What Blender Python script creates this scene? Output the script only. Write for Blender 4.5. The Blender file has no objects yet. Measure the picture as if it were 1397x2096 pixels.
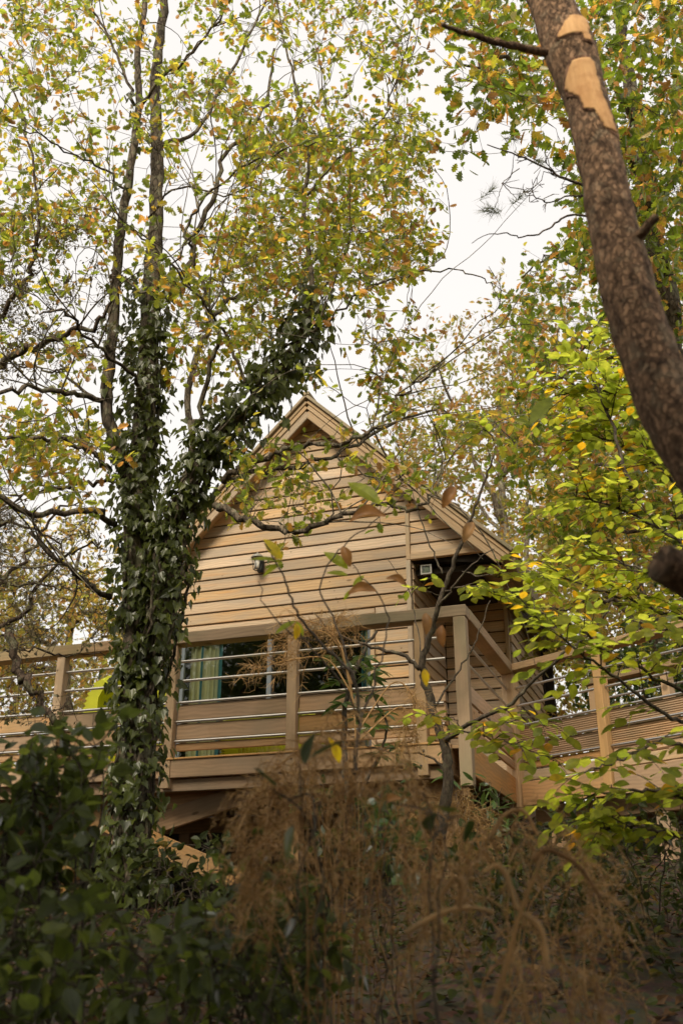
import bpy, math, random
import numpy as np
from math import radians, cos, sin, pi
from mathutils import Matrix, Vector

random.seed(7)
rng = np.random.default_rng(11)
SC = bpy.context.scene
COL = SC.collection
# ------------------------------------------------------------------ camera
CAM_Z, PITCH, FPX, CX, CY = 1.5, radians(23), 2038.0, 698.5, 1048.0
cam_d = bpy.data.cameras.new('camera')
cam = bpy.data.objects.new('camera', cam_d)
COL.objects.link(cam)
cam.location = (0, 0, CAM_Z)
cam.rotation_euler = (radians(90) + PITCH, 0, 0)
cam_d.sensor_fit = 'VERTICAL'
cam_d.sensor_height = 36.0
cam_d.lens = FPX / 2096 * 36
cam_d.clip_start = 0.05
cam_d.clip_end = 500
cam_d.dof.use_dof = True
cam_d.dof.focus_distance = 8.2
cam_d.dof.aperture_fstop = 2.8
SC.camera = cam
# ------------------------------------------------------------------ sky, sun, exposure
SUN_EL, SUN_AZ = radians(42), radians(203)      # azimuth clockwise from +Y: behind the camera, to the left
W = bpy.data.worlds.new('World'); SC.world = W; W.use_nodes = True
wn, wl = W.node_tree.nodes, W.node_tree.links
bg = wn['Background']
sky = wn.new('ShaderNodeTexSky'); sky.sky_type = 'NISHITA'; sky.sun_disc = False
sky.sun_elevation = SUN_EL; sky.sun_rotation = SUN_AZ
sky.air_density = 1.0; sky.dust_density = 6.0; sky.ozone_density = 1.0
mix = wn.new('ShaderNodeMix'); mix.data_type = 'RGBA'
mix.inputs[0].default_value = 0.93                  # an even overcast deck over the clear-sky model
mix.inputs[7].default_value = (2.30, 2.17, 2.02, 1)
wl.new(sky.outputs[0], mix.inputs[6]); wl.new(mix.outputs[2], bg.inputs[0])
bg.inputs[1].default_value = 0.14
sun_d = bpy.data.lights.new('sun', 'SUN'); sun_d.energy = 1.5; sun_d.angle = radians(25); sun_d.color = (1, .89, .70)
sun = bpy.data.objects.new('sun', sun_d); COL.objects.link(sun)
_sd = Vector((sin(SUN_AZ) * cos(SUN_EL), cos(SUN_AZ) * cos(SUN_EL), sin(SUN_EL)))
sun.rotation_euler = _sd.to_track_quat('Z', 'Y').to_euler()
sun.location = _sd * 60
SC.view_settings.view_transform = 'Standard'
SC.view_settings.look = 'None'
SC.view_settings.exposure = 1.72
SC.view_settings.gamma = 1.0
SC.view_settings.use_curve_mapping = False
try:
    SC.cycles.use_denoising = True
    SC.cycles.max_bounces = 8
    SC.cycles.transparent_max_bounces = 8
    SC.cycles.caustics_reflective = False
    SC.cycles.caustics_refractive = False
except Exception:
    pass

# ------------------------------------------------------------------ helpers
C0 = np.array([0, 0, CAM_Z])
RV = np.array([1., 0, 0]); FV = np.array([0, cos(PITCH), sin(PITCH)]); UV = np.array([0, -sin(PITCH), cos(PITCH)])

def ray(px, py):
    return FV + (px - CX) / FPX * RV - (py - CY) / FPX * UV

def at(px, py, Y):
    """world point seen at a photo position at distance Y (metres ahead of the viewer)"""
    d = ray(px, py)
    return C0 + d * (Y / d[1])

def proj(P):
    v = np.asarray(P) - C0
    w = v @ FV
    w = np.where(np.abs(w) < 1e-3, 1e-3, w)
    return CX + FPX * (v @ RV) / w, CY - FPX * (v @ UV) / w, w

def tag(o, label=None, cat=None, group=None, kind=None):
    if label: o['label'] = label
    if cat: o['category'] = cat
    if group: o['group'] = group
    if kind: o['kind'] = kind
    return o

def thing(name, label, cat, loc=(0, 0, 0), rz=0, group=None):
    o = bpy.data.objects.new(name, None); COL.objects.link(o)
    o.empty_display_size = .1
    o.location = loc; o.rotation_euler = (0, 0, rz)
    return tag(o, label, cat, group)

def np_mesh(name, verts, loops, sizes, mat=None, smooth=False):
    me = bpy.data.meshes.new(name)
    verts = np.asarray(verts, dtype=np.float32); loops = np.asarray(loops, dtype=np.int32); sizes = np.asarray(sizes, dtype=np.int32)
    me.vertices.add(len(verts)); me.vertices.foreach_set('co', verts.ravel())
    me.loops.add(len(loops)); me.loops.foreach_set('vertex_index', loops)
    me.polygons.add(len(sizes))
    st = np.concatenate([[0], np.cumsum(sizes)[:-1]]).astype(np.int32)
    me.polygons.foreach_set('loop_start', st)
    try: me.polygons.foreach_set('loop_total', sizes)
    except Exception: pass
    me.polygons.foreach_set('use_smooth', np.full(len(sizes), bool(smooth)))
    me.update(calc_edges=True)
    if mat: me.materials.append(mat)
    return me

def link(name, me, parent=None, loc=(0, 0, 0), rot=None):
    o = bpy.data.objects.new(name, me); COL.objects.link(o)
    if parent: o.parent = parent
    o.location = loc
    if rot is not None:
        o.rotation_mode = 'QUATERNION'; o.rotation_quaternion = rot
    return o

class MB:
    """gathers polygons, then becomes one mesh"""
    def __init__(s): s.v = []; s.l = []; s.n = []; s.k = 0
    def add(s, verts, faces):
        s.v.append(np.asarray(verts, dtype=float))
        for f in faces:
            s.l.extend(i + s.k for i in f); s.n.append(len(f))
        s.k += len(verts)
    def addnp(s, verts, loops, sizes):
        s.v.append(verts); s.l.extend((np.asarray(loops) + s.k).tolist()); s.n.extend(np.asarray(sizes).tolist()); s.k += len(verts)
    def box(s, x0, x1, y0, y1, z0, z1):
        v = [(x, y, z) for z in (z0, z1) for y in (y0, y1) for x in (x0, x1)]
        s.add(v, [(0, 2, 3, 1), (4, 5, 7, 6), (0, 1, 5, 4), (2, 6, 7, 3), (0, 4, 6, 2), (1, 3, 7, 5)])
    def prism(s, poly, y0, y1):
        """an outline in x,z drawn out from y0 to y1"""
        n = len(poly)
        v = [(p[0], y0, p[1]) for p in poly] + [(p[0], y1, p[1]) for p in poly]
        f = [tuple(range(n)), tuple(range(2 * n - 1, n - 1, -1))]
        f += [(i, i + n, (i + 1) % n + n, (i + 1) % n) for i in range(n)]
        s.add(v, f)
    def build(s, name, mat, parent=None, loc=(0, 0, 0), smooth=False):
        off = np.asarray(loc, dtype=float)
        return link(name, np_mesh(name, np.concatenate(s.v) - off, s.l, s.n, mat, smooth), parent, loc)

_boxes = {}
def box_mesh(L, T, H, mat, b=.005):
    """chamfered timber, length along x, centred"""
    key = (round(L, 3), round(T, 3), round(H, 3), mat.name, b)
    if key in _boxes: return _boxes[key]
    h = np.array([L, T, H]) / 2
    b = min(b, h.min() * .45)
    vs, idx = [], {}
    for sx in (-1, 1):
        for sy in (-1, 1):
            for sz in (-1, 1):
                sg = np.array([sx, sy, sz])
                for a in range(3):
                    p = sg * (h - b); p[a] = sg[a] * h[a]
                    idx[(sx, sy, sz, a)] = len(vs); vs.append(p)
    F = []
    S = (-1, 1)
    for a in range(3):
        o1, o2 = [(1, 2), (0, 2), (0, 1)][a]
        for s in S:
            q = []
            for (p, r) in ((-1, -1), (1, -1), (1, 1), (-1, 1)):
                k = [0, 0, 0]; k[a] = s; k[o1] = p; k[o2] = r
                q.append(idx[(*k, a)])
            F.append(q)
    for a in range(3):                       # chamfered edges parallel to axis a
        o1, o2 = [(1, 2), (0, 2), (0, 1)][a]
        for s1 in S:
            for s2 in S:
                k0 = [0] * 3; k1 = [0] * 3
                k0[a] = -1; k1[a] = 1; k0[o1] = k1[o1] = s1; k0[o2] = k1[o2] = s2
                F.append([idx[(*k0, o1)], idx[(*k1, o1)], idx[(*k1, o2)], idx[(*k0, o2)]])
    for sx in S:
        for sy in S:
            for sz in S:
                F.append([idx[(sx, sy, sz, a)] for a in range(3)])
    vs = np.array(vs)
    G = []
    for f in F:                              # face outwards
        p = vs[f]; n = np.cross(p[1] - p[0], p[2] - p[0])
        G.append(f if n @ p.mean(0) > 0 else f[::-1])
    me = np_mesh('timber', vs, [i for f in G for i in f], [len(f) for f in G], mat)
    _boxes[key] = me
    return me

def frame(x, z):
    x = Vector(x).normalized(); z = Vector(z)
    y = z.cross(x).normalized(); z = x.cross(y)
    return Matrix((x, y, z)).transposed().to_quaternion()

def beam(name, p0, p1, T, H, mat, parent, up=(0, 0, 1), b=.005, label=None):
    """timber from p0 to p1; T across, H along 'up'"""
    p0, p1 = Vector(p0), Vector(p1)
    d = p1 - p0
    if abs(d.normalized().dot(Vector(up))) > .99: up = (0, 1, 0)
    o = link(name, box_mesh(d.length, T, H, mat, b), parent, (p0 + p1) / 2, frame(d, up))
    if label: o['label'] = label
    return o

def tube_arrays(P, R, n):
    P = np.asarray(P, dtype=float); R = np.asarray(R, dtype=float)
    m = len(P)
    T = np.gradient(P, axis=0); T /= np.linalg.norm(T, axis=1)[:, None] + 1e-9
    a = np.array([1., 0, 0]) if abs(T[0][0]) < .8 else np.array([0, 1., 0])
    U = np.cross(T, a); U /= np.linalg.norm(U, axis=1)[:, None] + 1e-9
    V = np.cross(T, U)
    th = np.arange(n) * 2 * pi / n
    ring = U[:, None, :] * np.cos(th)[None, :, None] + V[:, None, :] * np.sin(th)[None, :, None]
    return P, R, ring

def tube(mb, P, R, n=6, cap=True, bump=0.0):
    P, R, ring = tube_arrays(P, R, n)
    m = len(P)
    rr = R[:, None] * np.ones((m, n))
    if bump: rr = rr * (1 + bump * rng.normal(size=(m, n)))
    v = P[:, None, :] + ring * rr[:, :, None]
    i = np.arange(m - 1)[:, None] * n; j = np.arange(n)[None, :]; k = (j + 1) % n
    q = np.stack([i + j, i + k, i + n + k, i + n + j], -1).reshape(-1)
    mb.addnp(v.reshape(-1, 3), q, np.full((m - 1) * n, 4))
    if cap:
        mb.l.extend(range(mb.k - n, mb.k)); mb.n.append(n)
        mb.l.extend(range(mb.k - m * n + n - 1, mb.k - m * n - 1, -1)); mb.n.append(n)

def rod(name, p0, p1, r, mat, parent, n=8):
    """a straight tube as its own object, length along local x"""
    p0, p1 = Vector(p0), Vector(p1); d = p1 - p0
    key = ('rod', round(d.length, 3), r, mat.name, n)
    if key not in _boxes:
        mb = MB(); tube(mb, [(-d.length / 2, 0, 0), (d.length / 2, 0, 0)], [r, r], n)
        _boxes[key] = np_mesh('tube', np.concatenate(mb.v), mb.l, mb.n, mat, False)
    return link(name, _boxes[key], parent, (p0 + p1) / 2, frame(d, (0, 0, 1) if abs(d.normalized().z) < .9 else (0, 1, 0)))

def spline(pts, seg=6):
    """Catmull-Rom through the points (rows may hold more than xyz)"""
    P = np.asarray(pts, dtype=float)
    if len(P) < 3: 
        t = np.linspace(0, 1, seg + 1)[:, None]
        return P[0] * (1 - t) + P[-1] * t
    Q = np.vstack([2 * P[0] - P[1], P, 2 * P[-1] - P[-2]])
    out = []
    for i in range(1, len(Q) - 2):
        p0, p1, p2, p3 = Q[i - 1:i + 3]
        for t in np.linspace(0, 1, seg, endpoint=False):
            out.append(.5 * (2 * p1 + (p2 - p0) * t + (2 * p0 - 5 * p1 + 4 * p2 - p3) * t * t + (3 * p1 - p0 - 3 * p2 + p3) * t ** 3))
    out.append(P[-1])
    return np.array(out)

def ground_z(x, y):
    y = np.asarray(y, dtype=float); x = np.asarray(x, dtype=float)
    z = np.interp(y, [-40, -6, 0, 2, 5, 9, 13, 20, 60], [-1.6, -.5, 0, .45, 1.22, 2.15, 2.84, 2.95, 3.6])
    z = z - .55 / (1 + np.exp((x - .35) * 4)) * np.interp(y, [5.2, 7.6, 11.6, 13.2], [0, 1, 1, 0])
    return z + .06 * np.sin(x * 1.7 + y * .9) + .05 * np.sin(x * .6 - y * 1.3 + 2) + .03 * np.sin(3.1 * x + 2.2 * y)

# ------------------------------------------------------------------ materials
def new_mat(name):
    m = bpy.data.materials.new(name); m.use_nodes = True
    nt = m.node_tree; nt.nodes.clear()
    return m, nt.nodes, nt.links

def N(nodes, t, **kw):
    n = nodes.new(t)
    for k, v in kw.items():
        if k.startswith('i_'):
            key = k[2:]
            n.inputs[int(key) if key.isdigit() else key.replace('_', ' ')].default_value = v
        else: setattr(n, k, v)
    return n

def ramp(nodes, stops, interp='LINEAR'):
    r = nodes.new('ShaderNodeValToRGB'); e = r.color_ramp.elements
    r.color_ramp.interpolation = interp
    while len(e) < len(stops): e.new(.5)
    for q, (p, c) in zip(e, stops): q.position = p; q.color = (*c, 1) if len(c) == 3 else c
    return r

def mixc(nodes, links, fac, a, b, mode='MIX'):
    m = nodes.new('ShaderNodeMix'); m.data_type = 'RGBA'; m.blend_type = mode
    for inp, v in ((0, fac), (6, a), (7, b)):
        if hasattr(v, 'is_output') or hasattr(v, 'links'): links.new(v, m.inputs[inp])
        else: m.inputs[inp].default_value = v if inp == 0 else (*v, 1)
    return m.outputs[2]

def wood(name, light, dark, stain, tint=.25, green=0.0, rough=.8, knots=True, nails=False):
    m, n, l = new_mat(name)
    out = N(n, 'ShaderNodeOutputMaterial'); p = N(n, 'ShaderNodeBsdfPrincipled'); l.new(p.outputs[0], out.inputs[0])
    p.inputs['Roughness'].default_value = rough
    p.inputs['Specular IOR Level'].default_value = .25
    tc = N(n, 'ShaderNodeTexCoord'); oi = N(n, 'ShaderNodeObjectInfo')
    off = N(n, 'ShaderNodeVectorMath', operation='SCALE'); off.inputs[0].default_value = (37, 11, 23); l.new(oi.outputs['Random'], off.inputs['Scale'])
    add = N(n, 'ShaderNodeVectorMath', operation='ADD'); l.new(tc.outputs['Object'], add.inputs[0]); l.new(off.outputs[0], add.inputs[1])
    def mapped(sc):
        mp = N(n, 'ShaderNodeVectorMath', operation='MULTIPLY'); mp.inputs[1].default_value = sc; l.new(add.outputs[0], mp.inputs[0]); return mp.outputs[0]
    # grain: long stretched noise, warped by a slow one
    slow = N(n, 'ShaderNodeTexNoise', i_Scale=1.0, i_Detail=2.0); l.new(mapped((1.6, 7, 7)), slow.inputs['Vector'])
    g = N(n, 'ShaderNodeTexNoise', i_Scale=1.0, i_Detail=5.0, i_Roughness=.65, i_Distortion=.6); l.new(mapped((1.3, 55, 55)), g.inputs['Vector'])
    ring = N(n, 'ShaderNodeTexWave', wave_type='BANDS', bands_direction='Z', i_Scale=9.0, i_Distortion=9.0, i_Detail=2.0); ring.inputs['Detail Scale'].default_value = .6
    l.new(mapped((.55, 1, 1)), ring.inputs['Vector'])
    gr = ramp(n, [(.3, dark), (.72, light)]); l.new(g.outputs[0], gr.inputs[0])
    c = mixc(n, l, .22, gr.outputs[0], (1, 1, 1), 'MULTIPLY')
    rr = ramp(n, [(.2, tuple(x * .72 for x in light)), (.75, light)]); l.new(ring.outputs[0], rr.inputs[0])
    c = mixc(n, l, .45, gr.outputs[0], rr.outputs[0])
    sr = ramp(n, [(.42, (0, 0, 0)), (.68, (1, 1, 1))]); l.new(slow.outputs[0], sr.inputs[0])
    sm = N(n, 'ShaderNodeMath', operation='MULTIPLY', i_1=.7); l.new(sr.outputs[0], sm.inputs[0])
    c = mixc(n, l, sm.outputs[0], c, stain)
    if knots:
        vo = N(n, 'ShaderNodeTexVoronoi', i_Scale=1.0); l.new(mapped((1.9, 2, 5.3)), vo.inputs['Vector'])
        kr = ramp(n, [(.045, (1, 1, 1)), (.085, (0, 0, 0))]); l.new(vo.outputs['Distance'], kr.inputs[0])
        km = N(n, 'ShaderNodeMath', operation='MULTIPLY', i_1=.75); l.new(kr.outputs[0], km.inputs[0])
        c = mixc(n, l, km.outputs[0], c, tuple(x * .35 for x in dark))
    if nails:
        nv = N(n, 'ShaderNodeTexVoronoi', i_Scale=1.0); l.new(mapped((5.2, 3, 10.4)), nv.inputs['Vector'])
        nr = ramp(n, [(.05, (1, 1, 1)), (.075, (0, 0, 0))]); l.new(nv.outputs['Distance'], nr.inputs[0])
        nm = N(n, 'ShaderNodeMath', operation='MULTIPLY', i_1=.8); l.new(nr.outputs[0], nm.inputs[0])
        c = mixc(n, l, nm.outputs[0], c, (.10, .055, .03))
        wa = N(n, 'ShaderNodeTexNoise', i_Scale=1.0, i_Detail=3.0); l.new(mapped((1.1, 12, 18)), wa.inputs['Vector'])
        wr = ramp(n, [(.55, (0, 0, 0)), (.72, (1, 1, 1))]); l.new(wa.outputs[0], wr.inputs[0])
        wm = N(n, 'ShaderNodeMath', operation='MULTIPLY', i_1=.5); l.new(wr.outputs[0], wm.inputs[0])
        c = mixc(n, l, wm.outputs[0], c, (.60, .33, .14))
    if green:
        gn = N(n, 'ShaderNodeTexNoise', i_Scale=2.4, i_Detail=4.0); l.new(add.outputs[0], gn.inputs['Vector'])
        gq = ramp(n, [(.5, (0, 0, 0)), (.72, (1, 1, 1))]); l.new(gn.outputs[0], gq.inputs[0])
        gm = N(n, 'ShaderNodeMath', operation='MULTIPLY', i_1=green); l.new(gq.outputs[0], gm.inputs[0])
        c = mixc(n, l, gm.outputs[0], c, (.13, .125, .055))
    # board to board
    hsv = N(n, 'ShaderNodeHueSaturation'); l.new(c, hsv.inputs['Color'])
    v = N(n, 'ShaderNodeMath', operation='MULTIPLY_ADD', i_1=tint * 1.2, i_2=1 - tint * .6); l.new(oi.outputs['Random'], v.inputs[0]); l.new(v.outputs[0], hsv.inputs['Value'])
    sfr = N(n, 'ShaderNodeMath', operation='MULTIPLY', i_1=7.31); l.new(oi.outputs['Random'], sfr.inputs[0])
    fr = N(n, 'ShaderNodeMath', operation='FRACT'); l.new(sfr.outputs[0], fr.inputs[0])
    s2 = N(n, 'ShaderNodeMath', operation='MULTIPLY_ADD', i_1=.35, i_2=.8); l.new(fr.outputs[0], s2.inputs[0]); l.new(s2.outputs[0], hsv.inputs['Saturation'])
    l.new(hsv.outputs[0], p.inputs['Base Color'])
    b = N(n, 'ShaderNodeBump', i_Strength=.35, i_Distance=.004); l.new(g.outputs[0], b.inputs['Height']); l.new(b.outputs[0], p.inputs['Normal'])
    return m

def leaf_mat(name, stops, trans=.5, bright=2.2, gloss=.05, rough=.45):
    """colour picked leaf by leaf; light also comes through the blade"""
    m, n, l = new_mat(name)
    out = N(n, 'ShaderNodeOutputMaterial')
    geo = N(n, 'ShaderNodeNewGeometry'); oi = N(n, 'ShaderNodeObjectInfo')
    a = N(n, 'ShaderNodeMath', operation='ADD'); l.new(geo.outputs['Random Per Island'], a.inputs[0]); l.new(oi.outputs['Random'], a.inputs[1])
    fr = N(n, 'ShaderNodeMath', operation='FRACT'); l.new(a.outputs[0], fr.inputs[0])
    r = ramp(n, stops); l.new(fr.outputs[0], r.inputs[0])
    tc = N(n, 'ShaderNodeTexCoord')
    no = N(n, 'ShaderNodeTexNoise', i_Scale=28.0, i_Detail=2.0); l.new(geo.outputs['Position'], no.inputs['Vector'])
    nr = ramp(n, [(.3, (.62, .62, .62)), (.7, (1.25, 1.2, 1.1))]); l.new(no.outputs[0], nr.inputs[0])
    c = mixc(n, l, .8, r.outputs[0], nr.outputs[0], 'MULTIPLY')
    d = N(n, 'ShaderNodeBsdfDiffuse'); l.new(c, d.inputs[0])
    tcol = mixc(n, l, 1.0, c, (bright, bright, bright * .8), 'MULTIPLY')
    t = N(n, 'ShaderNodeBsdfTranslucent'); l.new(tcol, t.inputs[0])
    ms = N(n, 'ShaderNodeMixShader', i_0=trans); l.new(d.outputs[0], ms.inputs[1]); l.new(t.outputs[0], ms.inputs[2])
    g = N(n, 'ShaderNodeBsdfGlossy', i_Roughness=rough); g.inputs[0].default_value = (.9, .9, .9, 1)
    ly = N(n, 'ShaderNodeLayerWeight', i_Blend=.25)
    gm = N(n, 'ShaderNodeMath', operation='MULTIPLY_ADD', i_1=gloss * 2, i_2=gloss * .25); l.new(ly.outputs['Fresnel'], gm.inputs[0])
    m2 = N(n, 'ShaderNodeMixShader'); l.new(gm.outputs[0], m2.inputs[0]); l.new(ms.outputs[0], m2.inputs[1]); l.new(g.outputs[0], m2.inputs[2])
    l.new(m2.outputs[0], out.inputs[0])
    return m

def bark_mat(name, a, b, lichen=None, scale=14, bump=.6, lich=.35, stretch=.35, crack=.25):
    m, n, l = new_mat(name)
    out = N(n, 'ShaderNodeOutputMaterial'); p = N(n, 'ShaderNodeBsdfPrincipled'); l.new(p.outputs[0], out.inputs[0])
    p.inputs['Roughness'].default_value = .9; p.inputs['Specular IOR Level'].default_value = .2
    tc = N(n, 'ShaderNodeTexCoord')
    mp = N(n, 'ShaderNodeVectorMath', operation='MULTIPLY'); mp.inputs[1].default_value = (1, 1, stretch); l.new(tc.outputs['Object'], mp.inputs[0])
    no = N(n, 'ShaderNodeTexNoise', i_Scale=scale * 1.0, i_Detail=8.0, i_Roughness=.7); l.new(mp.outputs[0], no.inputs['Vector'])
    vo = N(n, 'ShaderNodeTexVoronoi', feature='DISTANCE_TO_EDGE', i_Scale=scale * 1.6)
    wv = N(n, 'ShaderNodeVectorMath', operation='ADD'); l.new(mp.outputs[0], wv.inputs[0])
    w2 = N(n, 'ShaderNodeVectorMath', operation='SCALE'); w2.inputs['Scale'].default_value = .06; l.new(no.outputs['Color'], w2.inputs[0]); l.new(w2.outputs[0], wv.inputs[1])
    l.new(wv.outputs[0], vo.inputs['Vector'])
    r = ramp(n, [(.36, a), (.62, b)]); l.new(no.outputs[0], r.inputs[0])
    cr = ramp(n, [(.0, (crack,) * 3), (.12, (1, 1, 1))]); l.new(vo.outputs['Distance'], cr.inputs[0])
    c = mixc(n, l, .85, r.outputs[0], cr.outputs[0], 'MULTIPLY')
    if lichen:
        ln = N(n, 'ShaderNodeTexNoise', i_Scale=scale * .5, i_Detail=6.0, i_Roughness=.65); l.new(tc.outputs['Object'], ln.inputs['Vector'])
        lr = ramp(n, [(.52, (0, 0, 0)), (.62, (1, 1, 1))]); l.new(ln.outputs[0], lr.inputs[0])
        lm = N(n, 'ShaderNodeMath', operation='MULTIPLY', i_1=lich * 2); l.new(lr.outputs[0], lm.inputs[0]); lm.use_clamp = True
        c = mixc(n, l, lm.outputs[0], c, lichen)
    l.new(c, p.inputs['Base Color'])
    hm = N(n, 'ShaderNodeMath', operation='ADD'); l.new(no.outputs[0], hm.inputs[0]); l.new(cr.outputs[0], hm.inputs[1])
    bp = N(n, 'ShaderNodeBump', i_Strength=bump, i_Distance=.015); l.new(hm.outputs[0], bp.inputs['Height']); l.new(bp.outputs[0], p.inputs['Normal'])
    return m

def plain(name, col, rough=.5, metal=0.0, spec=.5, noise=0.0, scale=20):
    m, n, l = new_mat(name)
    out = N(n, 'ShaderNodeOutputMaterial'); p = N(n, 'ShaderNodeBsdfPrincipled'); l.new(p.outputs[0], out.inputs[0])
    p.inputs['Roughness'].default_value = rough; p.inputs['Metallic'].default_value = metal; p.inputs['Specular IOR Level'].default_value = spec
    tc = N(n, 'ShaderNodeTexCoord'); no = N(n, 'ShaderNodeTexNoise', i_Scale=float(scale), i_Detail=4.0); l.new(tc.outputs['Object'], no.inputs['Vector'])
    k = 1 - noise
    r = ramp(n, [(.3, tuple(c * k for c in col)), (.7, col)]); l.new(no.outputs[0], r.inputs[0]); l.new(r.outputs[0], p.inputs['Base Color'])
    return m

M = {}
M['clad'] = wood('weathered_cladding', (.60, .435, .27), (.40, .27, .155), (.37, .30, .225), tint=.36, nails=True)
M['trim'] = wood('pale_trim_timber', (.52, .385, .25), (.38, .27, .17), (.38, .32, .23), tint=.15)
M['barge'] = wood('barge_timber', (.48, .345, .215), (.33, .225, .135), (.33, .27, .19), tint=.15)
M['deck'] = wood('deck_timber', (.58, .35, .175), (.39, .225, .105), (.36, .255, .155), tint=.34, green=.3)
M['rail'] = wood('handrail_timber', (.42, .275, .15), (.29, .185, .10), (.29, .24, .13), tint=.12, green=.5)
M['post'] = wood('post_timber', (.56, .375, .205), (.40, .25, .13), (.43, .30, .175), tint=.15, green=.25)
M['roof'] = wood('roof_timber', (.40, .315, .21), (.28, .21, .14), (.2, .19, .13), tint=.1, green=.4, knots=False)
M['steel'] = plain('brushed_steel', (.50, .48, .45), .42, 1.0)
M['dark_metal'] = plain('dark_metal', (.05, .055, .055), .45, .6)
M['frame'] = plain('grey_window_frame', (.12, .145, .165), .45, 0, .4, .1)
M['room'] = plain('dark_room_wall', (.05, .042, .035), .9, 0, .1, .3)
M['lime'] = plain('lime_plastic', (.40, .42, .012), .5, 0, .3, .2, 6)
M['stone'] = plain('pale_stone', (.5, .45, .36), .8, 0, .3, .4, 30)
M['lens'] = plain('frosted_lamp_glass', (.75, .73, .68), .25, 0, .5)
M['cream'] = plain('cream_curtain', (.82, .76, .48), .9, 0, .1, .12, 12)
M['teal'] = plain('teal_curtain', (.10, .30, .37), .9, 0, .1, .15, 12)
M['lamp_grey'] = plain('grey_cast_metal', (.30, .29, .26), .5, .3)
M['bark'] = bark_mat('oak_bark', (.055, .042, .03), (.17, .135, .10), (.23, .23, .15), 16, .7, .3)
M['bark_pale'] = bark_mat('pale_oak_bark', (.10, .08, .06), (.26, .215, .16), (.30, .30, .21), 16, .6, .35)
M['bark_dead'] = bark_mat('dead_branch_bark', (.055, .038, .026), (.14, .10, .075), (.22, .22, .14), 18, .7, .3)
M['bark_young'] = bark_mat('young_bark', (.055, .043, .033), (.12, .095, .072), (.16, .15, .10), 30, .3, .2)
M['bark_pine'] = bark_mat('pine_bark', (.08, .046, .027), (.40, .245, .145), (.30, .23, .15), 34, 1.0, .3, .5, .55)
M['bark_red'] = bark_mat('reddish_pine_bark', (.12, .06, .035), (.28, .16, .10), None, 14, .6)
M['scar'] = bark_mat('bare_sapwood', (.50, .27, .115), (.66, .40, .19), (.40, .20, .085), 22, .35, .25, .12, .92)
G_, O_, Y_, B_ = (.15, .185, .026), (.34, .17, .045), (.36, .29, .04), (.22, .12, .055)
M['oak_leaf'] = leaf_mat('oak_leaf', [(0, (.09, .125, .02)), (.3, G_), (.56, (.21, .235, .03)), (.76, Y_), (.86, (.30, .19, .04)), (.92, O_), (1, B_)], .62, 2.9)
M['oak_leaf_dark'] = leaf_mat('oak_leaf_green', [(0, (.07, .105, .016)), (.4, (.11, .155, .018)), (.64, (.18, .21, .025)), (.76, Y_), (.88, O_), (1, B_)], .62, 2.9)
M['oak_leaf_pale'] = leaf_mat('pale_oak_leaf', [(0, (.13, .15, .04)), (.4, (.19, .18, .05)), (.65, (.26, .20, .06)), (.85, (.28, .15, .05)), (1, (.18, .11, .05))], .6, 2.6)
M['gold_leaf'] = leaf_mat('golden_leaf', [(0, (.18, .20, .05)), (.4, (.27, .25, .06)), (.7, (.34, .25, .06)), (.9, (.32, .17, .05)), (1, (.18, .12, .06))], .6, 2.6)
M['beech_leaf'] = leaf_mat('beech_leaf', [(0, (.125, .16, .022)), (.35, (.17, .20, .026)), (.7, (.215, .235, .03)), (.93, (.22, .22, .03)), (.96, (.36, .24, .012)), (1, (.34, .16, .012))], .7, 3.4, .03)
M['ivy_leaf'] = leaf_mat('ivy_leaf', [(0, (.036, .046, .012)), (.5, (.055, .070, .015)), (.85, (.075, .095, .018)), (1, (.10, .12, .02))], .4, 3.6, .12, .35)
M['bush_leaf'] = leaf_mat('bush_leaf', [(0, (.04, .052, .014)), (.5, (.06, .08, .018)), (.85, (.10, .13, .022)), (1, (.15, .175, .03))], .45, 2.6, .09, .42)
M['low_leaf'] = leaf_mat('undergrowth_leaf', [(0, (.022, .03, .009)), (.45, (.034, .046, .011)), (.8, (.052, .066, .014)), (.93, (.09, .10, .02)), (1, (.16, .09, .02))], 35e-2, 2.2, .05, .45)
M['rhodo_leaf'] = leaf_mat('rhododendron_leaf', [(0, (.035, .07, .015)), (.6, (.055, .105, .02)), (1, (.09, .15, .025))], .35, 2.2, .15, .35)
M['chestnut_leaf'] = leaf_mat('chestnut_leaf', [(0, (.20, .26, .02)), (1, (.27, .31, .025))], .6, 3.0, .04)
M['chestnut_yellow'] = leaf_mat('yellow_chestnut_leaf', [(0, (.52, .44, .018)), (1, (.60, .38, .02))], .6, 2.6, .04)
M['chestnut_brown'] = leaf_mat('brown_dead_leaf', [(0, (.28, .13, .045)), (.5, (.34, .17, .06)), (1, (.40, .24, .11))], .3, 1.7, .06)
M['litter'] = leaf_mat('fallen_leaf', [(0, (.05, .028, .014)), (.5, (.085, .045, .02)), (.85, (.13, .07, .033)), (1, (.19, .12, .06))], .15, 1.5, .05)
M['dry'] = leaf_mat('dry_plume', [(0, (.26, .15, .065)), (.5, (.42, .265, .12)), (1, (.54, .37, .19))], .3, 1.5, .03)
M['needle'] = leaf_mat('pine_needle', [(0, (.06, .085, .035)), (.6, (.11, .13, .06)), (1, (.19, .15, .07))], .3, 1.6, .05)
M['brown_needle'] = leaf_mat('dead_pine_needle', [(0, (.10, .08, .045)), (.5, (.16, .135, .075)), (1, (.18, .19, .10))], .3, 1.6, .05)

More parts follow.
